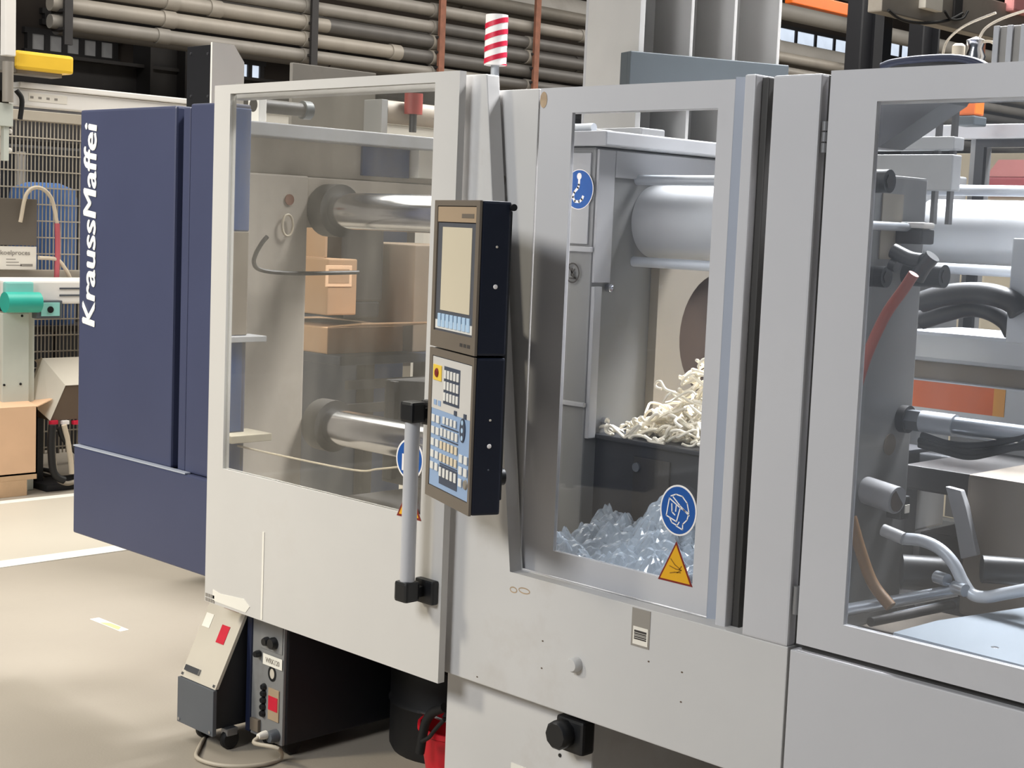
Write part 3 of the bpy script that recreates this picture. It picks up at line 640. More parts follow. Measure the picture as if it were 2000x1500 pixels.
# left sliding door
SD = frame('sliding_door', (-3.853, -2.79), (.466, 2.026), (-3.772, -2.880), (.888, 2.0), (2.60, 2.622), 'white_door_paint', MC, .004)
box('window_pane', (-3.772, -2.880), (2.606, 2.613), (.888, 2.0), 'door_glass', SD, 0)
box('top_track', (-3.85, -2.84), (2.645, 2.70), (1.99, 2.02), 'white_paint', MC, .003)
p0 = onY(518, 1040, 2.598); p1 = onY(508, 1215, 2.598)
box('scratch_strip', ((p0.x+p1.x)/2-.006, (p0.x+p1.x)/2+.002), (2.598, 2.60), (.47, p0.z), 'tape_white', SD, 0)
p0 = onY(415, 1165, 2.598); p1 = onY(487, 1188, 2.598)
prism('adhesive_tape', [(p0.x, 2.5985, p0.z-.012), (p1.x-.02, 2.5985, p0.z-.014), (p1.x, 2.5985, p1.z+.004), (p1.x-.03, 2.5985, p1.z+.022), (p0.x+.04, 2.5985, p0.z+.016), (p0.x, 2.5985, p0.z+.022)], (0,.0015,0), 'tape_white', SD)
for k in range(2):
    for j in range(4): box('grip_mark', (-3.848+.013*j, -3.839+.013*j), (2.5985, 2.60), (.468+.014*k, .478+.014*k), 'ink_soft', SD, 0)
# handle
HY = 2.535; ht = onY(808, 815, HY); hb = onY(793, 1150, HY); hxm = (ht.x+hb.x)/2
HD = cyl('door_handle', (hxm, HY, .72), (hxm, HY, 1.165), .0195, 'handle_tube', SD)
for z in (.705, 1.168):
    br = box('handle_bracket', (hxm-.024, hxm+.024), (HY-.024, HY+.024), (z-.024, z+.03), 'black_plastic', SD, .008)
    box('bracket_arm', (hxm-.014, hxm+.016), (HY+.02, 2.60), (z-.016, z+.012), 'black_plastic', br, .004)
    box('bracket_foot', (hxm-.02, hxm+.05), (2.578, 2.60), (z-.034, z+.03), 'black_plastic', br, .006)
# door stickers
cx, cz, rx, rz = -2.928, 1.033, .053, .054; YS = 2.5995
o = disc('mandatory_sign', cx, cz, rx, rz, YS-.0005, 'signal_white', SD); disc('sign_field', cx, cz, rx-.005, rz-.005, YS-.001, 'blue_sign', o)
bm = bmesh.new(); add_box(bm, cx-.028, cx+.030, YS-.002, YS-.0015, cz-.032, cz+.012); link('sign_print', bm, 'signal_white', o)
strokes('sign_figure', [[(cx-.015, cz-.03), (cx-.015, cz+.0), (cx+.016, cz+.0), (cx+.016, cz-.03)]], .008, YS-.003, 'blue_sign', o)
T = [(-2.9235,.968), (-2.972,.878), (-2.875,.878)]
o = prism('warning_sign', [(a, YS-.0005, b) for a, b in T], (0,.0006,0), 'red_dark', SD); cxm, czm = sum(a for a,b in T)/3, sum(b for a,b in T)/3
prism('sign_field', [(cxm+(a-cxm)*.8, YS-.0012, czm+(b-czm)*.8) for a, b in T], (0,.0006,0), 'yellow_sign', o)
strokes('sign_print', [[(-2.94,.893),(-2.923,.915),(-2.905,.893)]], .005, YS-.002, 'ink', o)
# inside: floor pan, rear guard wall
box('inner_pan', (-3.85, -1.95), (2.76, 4.35), (.70, .74), 'steel_dark', MC, .003)
box('inner_post', (-3.91, -3.868), (2.65, 2.745), (1.60, 1.97), 'blue_mid', MC, .003)
box('inner_post_box', (-3.91, -3.868), (2.65, 2.745), (1.28, 1.598), 'bed_taupe', MC, .003)
box('inner_shelf', (-3.93, -3.84), (2.66, 2.80), (1.26, 1.278), 'platen_light', MC, .002)
box('inner_post_box', (-3.91, -3.868), (2.65, 2.73), (.98, 1.258), 'blue_mid', MC, .003)
box('inner_sill', (-3.93, -3.80), (2.65, 2.80), (.955, .978), 'cream_wall', MC, .002)
box('inner_post_box', (-3.91, -3.868), (2.65, 2.73), (.75, .953), 'blue_mid', MC, .003)
RG = 4.55
rw = onY(1928, 288, RG)
frame('rear_guard', (-2.45, -.45), (.75, 1.985), (rw.x, -.6), (1.30, rw.z), (RG, RG+.03), 'platen', MC, .003)
box('rear_rail', (-4.3, -.45), (RG-.05, RG), (1.985, 2.03), 'platen_light', MC, .003)
box('rear_post', (-4.32, -4.24), (4.40, RG), (0, 1.985), 'platen', MC, .003)
w = frame('rear_window_frame', (rw.x-.03, -.55), (1.27, rw.z+.03), (rw.x, -.6), (1.30, rw.z), (RG-.02, RG-.001), 'black_metal', MC, .002)

# ------------------------------------------------------------------ clamping unit
CU = empty('clamping_unit', (-3.3, 3.75, .74), 'grey platens and chrome tie bars of the clamp behind the glazing', 'clamp')
TB = [(3.20, 1.675), (4.25, 1.685), (3.20, .95), (4.25, .95)]
for y, z in TB: cyl('tie_bar', (-4.08, y, z), (-1.95, y, z), .060, 'chrome', CU, n=40)
# end platen with a post, upper plate and lintel
ep = box('end_platen', (-4.20, -4.06), (2.80, 3.115), (.74, 1.785), 'platen_clamp', CU, .006)
box('upper_plate', (-4.22, -4.10), (2.80, 4.4), (1.785, 1.92), 'platen_clamp', CU, .004)
box('lintel', (-4.18, -4.07), (3.118, 4.4), (1.615, 1.782), 'platen_clamp', CU, .004)
box('top_beam', (-4.10, -4.0), (2.80, 4.45), (1.90, 1.945), 'platen_light', CU, .004)
a = onX(708, 300, -4.09); b = onX(800, 300, -4.09); c = onX(845, 290, -4.07); d = onX(802, 347, -4.07)
box('drop_plate', (-4.10, -4.088), (a.y, b.y), (1.80, 1.90), 'blue_mid', CU, .002); box('terminal_box', (-4.10, -4.05), (b.y+.01, c.y+.15), (d.z, c.z), 'paper', CU, .004); lathe('terminal_lamp', (-4.06, c.y-.02, c.z), [(0,0),(.016,0),(.016,.012),(.008,.02),(0,.02)], 'chrome', CU, 14)
for y, z in TB: cyl('tie_bar_nut', (-4.062, y, z), (-3.99, y, z), .088, 'steel_dark', CU, n=28)
q = onX(565, 390, -4.058); disc_ = cyl('oil_stain_plug', (-4.060, q.y, q.z), (-4.055, q.y, q.z), .018, 'rust', CU, n=16)
q = onX(560, 440, -4.05)
tube('lifting_ring', [(-4.045, q.y+.022*math.cos(t*.7), q.z+.035*math.sin(t*.7)) for t in range(10)], .004, 'hose_cream', CU, 6)
tube('cable_loop', [onX(*p, -4.0) for p in ((522,462),(512,474),(500,495),(496,513),(506,526),(540,532),(600,534),(700,532))], .007, 'steel_dark', CU, 8)
tube('lower_white_cable', [onY(*p, 2.72) for p in ((452,868),(540,888),(690,918),(740,916),(815,908))], .003, 'hose_cream', CU, 6)
prism('toggle_housing', [(-4.0, 3.42, .74), (-2.8, 3.42, .74), (-2.8, 3.42, 1.16), (-3.35, 3.42, 1.16), (-3.5, 3.42, 1.13), (-4.0, 3.42, 1.10)], (0, .5, 0), 'black_metal', CU, .01)
for k in range(4): box('housing_rib', (-3.95+.28*k, -3.92+.28*k), (3.40, 3.42), (.76, 1.10), 'steel_dark', CU, .003)
box('drip_rail', (-3.84, -2.84), (2.76, 2.80), (.742, .80), 'steel_dark', CU, .004)
for k in range(7): box('rail_slot', (-3.78+.13*k, -3.69+.13*k), (2.758, 2.762), (.76, .785), 'black_plastic', CU, 0)
# moving platen
PXF = -2.64
mp = box('moving_platen', (PXF-.115, PXF), (2.95, 4.45), (.74, 1.86), 'platen', CU, .006)
box('platen_cap', (PXF-.15, PXF+.05), (2.93, 4.45), (1.862, 1.90), 'platen_light', CU, .004)
zl = onY(1140, 492, 2.945).z; zm = onY(1135, 795, 2.945).z
for z, h in ((zl, .014), (zm, .012)): box('side_ledge', (PXF-.118, PXF+.004), (2.940, 2.952), (z, z+h), 'platen_light', mp, .002)
box('side_plate', (PXF-.112, PXF-.012), (2.944, 2.95), (zl+.02, 1.845), 'platen_light', mp, .002)
box('face_strip', (PXF, PXF+.008), (2.955, 3.02), (1.51, 1.855), 'platen_light', mp, .002); box('face_strip', (PXF, PXF+.008), (3.022, 4.3), (1.785, 1.855), 'platen_light', mp, .002)
# sign on the platen flank
q = onY(1131, 370, 2.943); cx, cz, rx, rz = q.x, q.z, .05, .052
o = disc('lifting_hook_sign', cx, cz, rx, rz, 2.9425, 'signal_white', CU); disc('sign_field', cx, cz, rx-.002, rz-.002, 2.942, 'blue_sign', o)
strokes('sign_print', [[(cx+.0,cz+.03),(cx+.0,cz+.012),(cx-.003,cz+.004),(cx-.016,cz-.008),(cx-.02,cz-.02),(cx-.012,cz-.031),(cx+.003,cz-.032),(cx+.013,cz-.026),(cx+.016,cz-.018)]], .007, 2.9415, 'signal_white', o)
disc('sign_eye', cx, cz+.034, .008, .009, 2.9414, 'signal_white', o, 16)
q = onY(1118, 533, 2.943); o = ring_disc('no_step_sign', q.x, q.z, .025, .027, .004, 2.943, 'ink', CU)
strokes('sign_print', [[(q.x-.016,q.z+.018),(q.x+.016,q.z-.018)], [(q.x-.002,q.z+.012),(q.x-.004,q.z-.006),(q.x+.008,q.z-.012)], [(q.x-.01,q.z-.014),(q.x+.012,q.z-.014)], [(q.x+.008,q.z+.01),(q.x-.002,q.z+.0)]], .004, 2.9425, 'ink', o)
# mould mounting plate with centring bore
bm = bmesh.new(); hc = onX(1398, 655, PXF+.02); hr = .178
add_wall_hole(bm, (3.195, 4.0), (1.02, 1.55), hc.y, hc.z, hr, PXF+.001, PXF+.03)
link('mounting_plate', bm, 'platen_warm', CU)
cyl('centring_bore', (PXF+.0015, hc.y, hc.z), (PXF+.004, hc.y, hc.z), hr, 'bore', CU, n=40)
for px, py in ((1186, 562), (1287, 687), (1178, 822)):
    q = onX(px, py, PXF+.004); lathe('cap_screw', (q.x, q.y, q.z), [(0,0),(.011,0),(.011,.014),(.006,.016),(0,.016)], 'chrome', CU, 12, 'X')
box('corner_bracket', (PXF, PXF+.012), (2.955, 2.985), (1.10, 1.50), 'platen_light', CU, .002)
# tie bar sleeves and guide rods
for y, z, x1 in ((3.20, 1.675, -1.99), (4.25, 1.685, -.6)):
    x0 = PXF+.001 if y < 4 else -2.5
    cyl('tie_bar_sleeve', (x0, y, z), (x1, y, z), .098, 'sleeve', CU, n=48)
for py, m in ((351, 'alu_white'), (508, 'alu_white')):
    a = onY(1190, py, 3.12); cyl('guide_rod', (PXF, 3.12, a.z), (-1.99, 3.12, a.z), .0135, m, CU, n=16)
for py in (372, 527):
    a = onY(1900, py, 4.12); cyl('guide_rod', (-2.5, 4.12, a.z), (-.6, 4.12, a.z), .016, 'alu_white', CU, n=16)
# fixed platen seen in the right window
FXF = -1.86
fp = box('fixed_platen', (-1.99, FXF), (2.86, 3.262), (.74, 1.80), 'platen', CU, .006)
box('fixed_platen_rear', (-2.52, -2.40), (3.9, 4.45), (.74, 1.86), 'platen', CU, .006)
for px, py, L, r in ((1738, 354, .07, .026), (1732, 541, .06, .024), (1845, 540, .10, .027), (1806, 452, .05, .022)):
    q = onX(px, py, FXF+L); cyl('socket_bolt', (FXF, q.y, q.z), (FXF+L, q.y, q.z), r, 'black_plastic', CU, n=24)
    lathe('bolt_socket', (FXF+L, q.y, q.z), [(0,.0),(r*.62,.0),(r*.62,.002),(0,.002)], 'steel_dark', CU, 6, 'X')
q = onX(1806, 452, FXF+.06); cyl('hinge_bar', (FXF+.03, q.y-.27, q.z+.008), (FXF+.03, q.y-.02, q.z+.008), .010, 'alu_white', CU, n=14)
box('clamp_block', (FXF+.0, FXF+.07), (q.y-.03, q.y+.03), (q.z-.03, q.z+.005), 'steel_dark', CU, .006); box('clamp_cap', (FXF+.01, FXF+.075), (q.y-.03, q.y+.02), (q.z+.006, q.z+.02), 'white_bright', CU, .005)
q = onX(1745, 430, FXF+.003); box('tape_patch', (FXF, FXF+.003), (q.y-.05, q.y+.04), (q.z-.09, q.z+.06), 'platen_warm', CU, 0)
cyl('hole_mark', (FXF, onX(1737, 868, FXF).y, onX(1737, 868, FXF).z), (FXF+.002, onX(1737, 868, FXF).y, onX(1737, 868, FXF).z), .026, 'bed_taupe', CU, n=20)

# ------------------------------------------------------------------ injection unit behind the right door
IU = empty('injection_unit', (-1.4, 3.4, .74), 'injection unit with steel rods, hoses and a white housing behind the right window', 'machine unit')
a = onY(1800, 645, 3.75); b = onY(1800, 705, 3.75); c = onY(1800, 740, 3.75); d = onY(1800, 830, 3.75)
box('housing_beam', (a.x-.05, -.5), (3.75, 4.05), (b.z, a.z), 'alu_white', IU, .012)
box('housing_gap', (a.x-.05, -.5), (3.78, 4.05), (c.z, b.z), 'bed_taupe', IU, 0)
box('housing_side', (a.x-.05, -.5), (3.75, 4.05), (d.z-.02, c.z), 'alu_white', IU, .006)
l0 = onY(1790, 735, 3.749); l1 = onY(1940, 790, 3.749); l2 = onY(1962, 795, 3.749)
box('orange_label', (l0.x-.06, l1.x), (3.748, 3.75), (l0.z-.083, l0.z-.01), 'orange_label', IU, 0); box('amber_label', (l1.x, l2.x), (3.748, 3.75), (l0.z-.083, l0.z-.01), 'amber_label', IU, 0)
# steel piston rod with coupling, out of the fixed platen
q = onX(1757, 818, FXF); q.y += .01
cyl('rod_flange', (FXF, q.y, q.z), (FXF+.02, q.y, q.z), .033, 'steel_dark', IU, n=24); cyl('rod_nut', (FXF+.02, q.y, q.z), (FXF+.055, q.y, q.z), .027, 'chrome_dull', IU, n=6)
cyl('rod_collar', (FXF+.055, q.y, q.z), (FXF+.14, q.y, q.z), .026, 'alu_white', IU, n=24); cyl('piston_rod', (FXF+.14, q.y, q.z), (-.7, q.y, q.z), .021, 'steel_rod', IU, n=24)
# hydraulic hoses
for k, (pts, r) in enumerate([(((1800,590),(1840,578),(1890,572),(1940,576),(1980,592),(1992,612)), .028), (((1800,625),(1840,612),(1890,600),(1930,605),(1965,625),(1980,650)), .026), (((1800,610),(1850,598),(1880,590),(1915,592)), .024)]):
    tube('hydraulic_hose', [onY(x, y, 3.55+.06*k) for x, y in pts], r, 'hydraulic_hose', IU, 12)
q = onY(1993, 560, 3.6); box('hose_plate', (q.x-.01, q.x+.06), (3.56, 3.75), (a.z, q.z+.12), 'alu_white', IU, .004)
tube('orange_reflection', [onY(x, y, 2.86) for x, y in ((1672,760),(1695,690),(1730,615),(1765,565),(1785,535))], .012, 'orange_reflection', IU, 10)  # solid tube standing in for an orange reflection in the right window
tube('amber_hose', [onY(x, y, 2.85) for x, y in ((1662,1010),(1682,1080),(1705,1140),(1740,1185))], .013, 'amber_hose', IU, 10)
# dark elbow fittings in a cluster
for pts, r in ((((1745,490),(1775,505),(1800,510)), .017), (((1790,545),(1805,520),(1822,500)), .017), (((1740,515),(1752,520)), .014)):
    tube('elbow_fitting', [onY(x, y, 2.95) for x, y in pts], r, 'black_plastic', IU, 14)
for pts in (((1795,660+200),(1850,872),(1900,884),(1960,876),(2010,872)), ((1795,868),(1840,880),(1890,892),(1940,884),(2010,866)), ((1800,850),(1860,868),(1930,868),(2010,850))):
    tube('signal_cable', [onY(x, y, 3.2) for x, y in pts], .008, 'rubber', IU, 8)
# carriage below
a = onY(1800, 905, 3.35); b = onY(1800, 1000, 3.35)
box('carriage_plate', (a.x-.02, -.5), (3.30, 3.72), (a.z-.06, a.z), 'steel_dark', IU, .006)
a = onY(1890, 925, 3.25); bx_ = box('motor_block', (a.x, -.5), (3.25, 3.7), (.78, a.z), 'bed_taupe', IU, .01)
q = onX(1985, 1000, a.x+.2); lathe('motor_flange', (a.x+.3, 3.25, a.z-.13), [(0,-.03),(.085,-.03),(.1,-.015),(.1,0),(0,0)], 'platen_light', IU, 32, 'Y')
box('carriage_foot', (-1.84, -1.55), (3.30, 3.65), (.76, .95), 'steel_dark', IU, .008)
prism('guide_bracket', [onY(x, y, 3.2) for x, y in ((1846,950),(1876,958),(1886,990),(1908,1085),(1876,1092),(1862,1010))], (0, .02, 0), 'platen_light', IU, .003)
# cooling pipes
tube('bent_pipe', [onY(x, y, 2.98) for x, y in ((1762,1052),(1800,1056),(1835,1072),(1862,1100),(1880,1135),(1898,1160),(1925,1166),(1960,1160),(2040,1145))], .0135, 'alu_white', IU, 14)
tube('pipe_ferrule', [onY(1725, 1035, 2.97), onY(1765, 1052, 2.97)], .014, 'platen_light', IU, 10, 0)
tube('straight_pipe', [onY(1640, 1194, 2.84), onY(1868, 1153, 2.98)], .014, 'steel_rod', IU, 14, 0)
for (p, q) in (((1700,1215),(1860,1182)), ((1745,1205),(1990,1150)), ((1780,1185),(1985,1140))):
    a = onZ(*p, .80); b = onZ(*q, .80); tube('guide_rail', [a, b], .011, 'steel_dark' if p[0] != 1745 else 'steel_rod', IU, 10, 0)
for px, py, r in ((1800,1125,.04), (1960,1120,.03)):
    q = onY(px, py, 3.0); cyl('valve_body', (q.x-.05, 3.0, q.z), (q.x+.03, 3.06, q.z), r, 'black_plastic', IU, n=20)
for px, py in ((1845,1130), (1880,1150)):
    q = onY(px, py, 2.97); cyl('valve_knob', (q.x-.02, 2.97, q.z), (q.x+.012, 2.96, q.z), .014, 'steel_rod', IU, n=14)
q = onX(1690, 965, FXF); cyl('cut_tube', (FXF, q.y, q.z+.01), (FXF+.09, q.y-.01, q.z), .032, 'platen_light', IU, n=24); cyl('tube_bore', (FXF+.0895, q.y-.01, q.z), (FXF+.0915, q.y-.01, q.z), .026, 'bore', IU, n=24)
q = onX(1740, 985, FXF); box('sensor_block', (FXF, FXF+.04), (q.y-.02, q.y+.02), (q.z-.03, q.z+.025), 'black_plastic', IU, .004); box('sensor_tag', (FXF+.04, FXF+.042), (q.y-.005, q.y+.015), (q.z-.015, q.z+.005), 'paper', IU, 0)
prism('drip_tray', [onZ(1745, 1235, .868)*1, onZ(2120, 1330, .868), onZ(2140, 1165, .868), onZ(1830, 1212, .868)], (0, 0, -.02), 'tray_blue', IU)
# slanted cover and bracket top left of the right window
a = onY(1712, 200, 2.9); b = onY(1860, 195, 2.9); c = onY(1716, 288, 2.9)
prism('slanted_cover', [(a.x-.04, 2.9, a.z+.03), (b.x, 2.9, b.z+.03), (b.x-.02, 2.9, b.z-.005), (c.x+.0, 2.9, c.z), (c.x-.04, 2.9, c.z)], (0, .1, 0), 'cover_dark', IU)
a = onY(1735, 268, 3.9); b = onY(1862, 292, 3.9); box('cross_bracket', (a.x-.2, b.x), (3.9, 3.96), (b.z, a.z), 'platen', IU, .004)
a = onY(1690, 302, 3.85); box('cross_bracket', (a.x-.2, onY(1862,300,3.85).x), (3.85, 3.9), (a.z-.1, a.z), 'platen', IU, .004)
for px in (1828, 1858): 
    q = onY(px, 300, 3.95); box('bracket_leg', (q.x-.006, q.x+.006), (3.95, 3.97), (q.z-.2, q.z+.2), 'steel_dark', IU, 0)
q = onY(1893, 207, 4.3); box('orange_lamp', (q.x-.03, q.x+.03), (4.28, 4.34), (q.z-.03, q.z+.03), 'orange_part', IU, .006); box('lamp_socket', (q.x-.035, q.x+.035), (4.27, 4.35), (q.z-.06, q.z-.032), 'plate_bluegrey', IU, .004)

# ------------------------------------------------------------------ purge waste in the middle window
a = onY(1160, 845, 3.0); b = onY(1372, 880, 3.0)
TZ = a.z
pt = empty('purge_box', ((a.x+b.x)/2, 3.2, .74), 'black box under the pile of white plastic strands', 'box')
box('box_body', (a.x, -2.02), (3.0, 3.6), (.74, TZ-.012), 'tray_black', pt, .004)
box('lid_plate', (a.x-.01, -2.0), (2.985, 3.62), (TZ-.012, TZ), 'tray_black', pt, .003)
q = onY(1250, 930, 3.0); box('front_plate', (q.x-.02, q.x+.1), (2.994, 3.0), (.80, q.z+.05), 'steel_dark', pt, .002); lathe('latch', (onY(1247,912,3.0).x, 3.0, onY(1247,912,3.0).z), [(0,-.012),(.012,-.012),(.012,0),(0,0)], 'unit_grey', pt, 12, 'Y')
# pile of extruded strands
bm = bmesh.new()
def strand(c, size, n, r):
    pts = []; t0 = random.random()*6; ax = random.uniform(-.9, .9); ay = random.uniform(-.9, .9)
    for i in range(n):
        t = t0+i*.75; k = size*(.7+.5*random.random())
        pts.append(Vector((c[0]+k*math.cos(t)+.01*i*ax, c[1]+k*math.sin(t)*.8+.008*i*ay, c[2]+k*.55*math.sin(t*1.3+t0)+.003*math.sin(i))))
    add_tube(bm, [Vector((p.x, max(p.y, 2.99), max(p.z, TZ+r))) for p in pts], r, 6, 4)
MXc, MYc = -2.40, 3.16
for i in range(300):
    u = random.gauss(-.02, .11); v = random.gauss(0, .075); hmax = .21*math.exp(-(((u-.03)/.13)**2)-((v/.1)**2))+.015
    strand((MXc+u, MYc+v, TZ+random.random()*hmax), random.uniform(.012, .032), random.randint(6, 13), random.uniform(.003, .0048))
o = link('plastic_strand_pile', bm, 'strand', None, True); tag(o, 'tangled pile of cream purged plastic strands on the black box', 'plastic waste', None, 'stuff')
q = onY(1290, 760, 3.1)
tube('loose_strand', [onY(x, y, 3.1) for x, y in ((1292,760),(1282,756),(1281,748),(1290,745),(1300,760),(1320,768),(1350,785),(1375,795))], .0035, 'strand', None, 8); tag(COL.objects[-1], 'single hooked cream strand sticking up from the strand pile', 'plastic waste')
# crumpled plastic film
bm = bmesh.new(); nx, ny = 84, 48
x0, x1, y0, y1 = -2.58, -1.98, 2.74, 2.985
from mathutils import noise
grid = []
for j in range(ny+1):
    row = []
    for i in range(nx+1):
        u, v = i/nx, j/ny; x = x0+(x1-x0)*u; y = y0+(y1-y0)*v
        pk = .11*math.exp(-((x+2.33)/.06)**2-((y-2.95)/.08)**2)
        n1 = noise.noise(Vector((x*9, y*9, 1.3))); n2 = abs(noise.noise(Vector((x*18, y*26, 4.1)))); n3 = abs(noise.noise(Vector((x*38+n1*2, y*52, 9.1))))
        z = .825+.07*v+.03*n1+.05*n2+.03*n3+pk-.03*max(0, .1-v)*10
        row.append(bm.verts.new((x+.02*n1, y+.01*n2, max(z, .745))))
    grid.append(row)
for j in range(ny):
    for i in range(nx): bm.faces.new((grid[j][i], grid[j][i+1], grid[j+1][i+1], grid[j+1][i]))
o = link('plastic_film_bag', bm, 'plastic_film'); tag(o, 'crumpled clear plastic film lying behind the middle guard window', 'plastic film')
so = o.modifiers.new('thickness', 'SOLIDIFY'); so.thickness = .0006

# ================================================================== control terminal
CT = local_root('control_terminal', 'dark swivelling control terminal with screen and keypad between the doors', 'control panel')
PWd, PZ0, PZ1, PSEAM, PD = .292, .984, 1.703, 1.350, .078
U = lambda u: -PWd*(1-u)
# housings: shells open to the front
def shell(name, z0, z1, m):
    return box(name, (-PWd, 0), (.006, PD), (z0, z1), m, CT, .006)
up = shell('upper_housing', PSEAM+.002, PZ1, 'panel_side'); lo = shell('lower_housing', PZ0, PSEAM-.002, 'panel_side')
box('rear_cover', (-PWd+.02, -.02), (PD, PD+.012), (PZ0+.03, PZ1-.02), 'black_plastic', CT, .004)
frame('upper_bezel', (-PWd, 0), (PSEAM+.002, PZ1), (U(.07), U(.93)), (1.392, 1.690), (0, .006), 'panel_tan', CT, .0015)
frame('lower_bezel', (-PWd, 0), (PZ0, PSEAM-.002), (U(.07), U(.96)), (1.012, 1.330), (0, .006), 'panel_tan', CT, .0015)
box('title_band', (U(.075), U(.92)), (.001, .006), (1.652, 1.688), 'panel_band', CT, .001)
box('title_print', (U(.62), U(.88)), (.0004, .001), (1.662, 1.672), 'panel_tan', CT, 0)
sp = box('screen_surround', (U(.08), U(.93)), (.003, .006), (1.392, 1.650), 'panel_grey', CT, 0)
box('screen', (U(.19), U(.84)), (.0015, .003), (1.442, 1.640), 'screen_beige', CT, .0005)
box('function_key_strip', (U(.09), U(.91)), (.0018, .003), (1.397, 1.418), 'key_white', CT, 0)
k0 = None
for i in range(8):
    c = (U(.19+.092*i), .0008, 1.418)
    if k0 is None: k0 = box('function_key', (c[0]-.0095, c[0]+.0095), (-.0006, .003), (1.402, 1.434), 'key_blue', CT, .0008); c0 = WL[k0].copy()
    else: again(k0, CT, (c0.x+(U(.19+.092*i)-U(.19)), c0.y, c0.z))
for i in range(3): box('brand_print', (U(.68+.08*i), U(.74+.08*i)), (-.0005, 0), (1.366, 1.374), 'ink', CT, 0)
KP = box('keypad', (U(.075), U(.955)), (.002, .006), (1.014, 1.328), 'keypad_blue', CT, 0)
KY0 = .0012
def Zk(v): return 1.328-v*(1.328-1.014)
def Uk(u): return U(.075+.88*u)
box('keypad_upper_field', (Uk(0), Uk(1)), (KY0, .002), (Zk(.40), Zk(0)), 'keypad_white', KP, 0)
box('keypad_dark_field', (Uk(.31), Uk(.72)), (KY0-.0005, KY0), (Zk(.34), Zk(.055)), 'keypad_dark', KP, 0)
ek = box('emergency_key', (Uk(.03), Uk(.25)), (-.001, KY0), (Zk(.18), Zk(.06)), 'yellow_key', KP, .001)
lathe('mushroom_button', (Uk(.14), -.001, Zk(.12)), [(0,-.004),(.008,-.004),(.011,-.002),(.011,0),(0,0)], 'red_dark', KP, 20, 'Y')
protos = {}
def key(u, v, w, h, m):
    c = Vector((Uk(u), -.0006, Zk(v))); kk = (w, h, m)
    if kk not in protos: protos[kk] = box('key', (c.x-w/2, c.x+w/2), (-.0022, .0010), (c.z-h/2, c.z+h/2), m, KP, .0012)
    else: again(protos[kk], KP, c)
for r in range(3):
    for c in range(5): key(.355+.08*c, .115+.085*r, .013, .02, 'key_white')
for r in range(5):
    for c in range(2): key(.08+.12*c, .475+.092*r, .02, .018, 'key_white')
for c in range(4): key(.36+.095*c, .465, .014, .017, 'key_white')
for c in range(5): key(.31+.095*c, .56, .015, .019, 'key_white')
for r in range(2):
    for c in range(5): key(.31+.095*c, .66+.095*r, .015, .019, 'key_cream')
box('keypad_lower_field', (Uk(.27), Uk(.73)), (KY0-.0005, .002), (Zk(.96), Zk(.815)), 'keypad_dark', KP, 0)
for c in range(5): key(.31+.095*c, .865, .014, .022, 'key_white')
for v in (.515, .61, .805): box('divider', (Uk(.27), Uk(.72)), (KY0-.0006, .002), (Zk(v)-.0015, Zk(v)+.0015), 'keypad_dark', KP, 0)
for r in range(3):
    for c in range(2):
        if (r, c) != (2, 1): key(.82+.12*c, .70+.09*r, .02, .019, 'key_white')
lathe('rotary_knob', (Uk(.94), .002, Zk(.88)), [(0,-.004),(.010,-.004),(.012,0),(0,0)], 'platen_warm', KP, 20, 'Y')
bm = bmesh.new(); add_poly(bm, [(Uk(.83)+.016*math.cos(t*.262), -.001, Zk(.49)+.028*math.sin(t*.262)) for t in range(24)], (0, .003, 0)); link('axis_pad', bm, 'keypad_dark', KP)
for dz in (-.018, 0, .018): disc('axis_key', Uk(.83), Zk(.49)+dz, .006, .006, -.0016, 'key_blue', KP, 14)
for u in (.64, .88): box('indicator', (Uk(u)-.008, Uk(u)+.008), (KY0-.002, KY0), (Zk(.40), Zk(.365)), 'keypad_dark', KP, 0)
for i in range(2): box('symbol_key', (Uk(.07+.11*i), Uk(.14+.11*i)), (KY0-.0015, KY0), (Zk(.37), Zk(.33)), 'keypad_blue', KP, 0)
# side details on the dark flank
for y, z, r, m in ((.045, 1.51, .0055, 'signal_white'), (.045, 1.60, .003, 'unit_white'), (.045, 1.145, .0055, 'signal_white'), (.045, 1.205, .003, 'unit_white'), (.045, 1.09, .0022, 'unit_grey')):
    lathe('side_screw', (0, y, z), [(0,0),(r,0),(r*.8,.002),(0,.003)], m, CT, 14, 'X')
cyl('corner_stud', (-.004, PD+.002, 1.690), (.008, PD+.002, 1.690), .008, 'black_plastic', CT, n=14)
lathe('cable_gland', (-.22, .05, PZ0), [(0,-.012),(.014,-.012),(.016,0),(0,0)], 'black_plastic', CT, 16)
cyl('swivel_joint', (-.05, PD+.012, 1.065), (-.05, PD+.026, 1.065), .02, 'black_plastic', CT, n=20)
cyl('swivel_arm', (-.215, PD+.008, 1.40), (-.33, PD+.086, 1.40), .028, 'panel_side', CT, n=20); cyl('swivel_arm', (-.215, PD+.008, 1.20), (-.33, PD+.086, 1.20), .028, 'panel_side', CT, n=20)
P = onY(938, 393, 2.37)
place(CT, (P.x, P.y, 0), math.radians(-22))

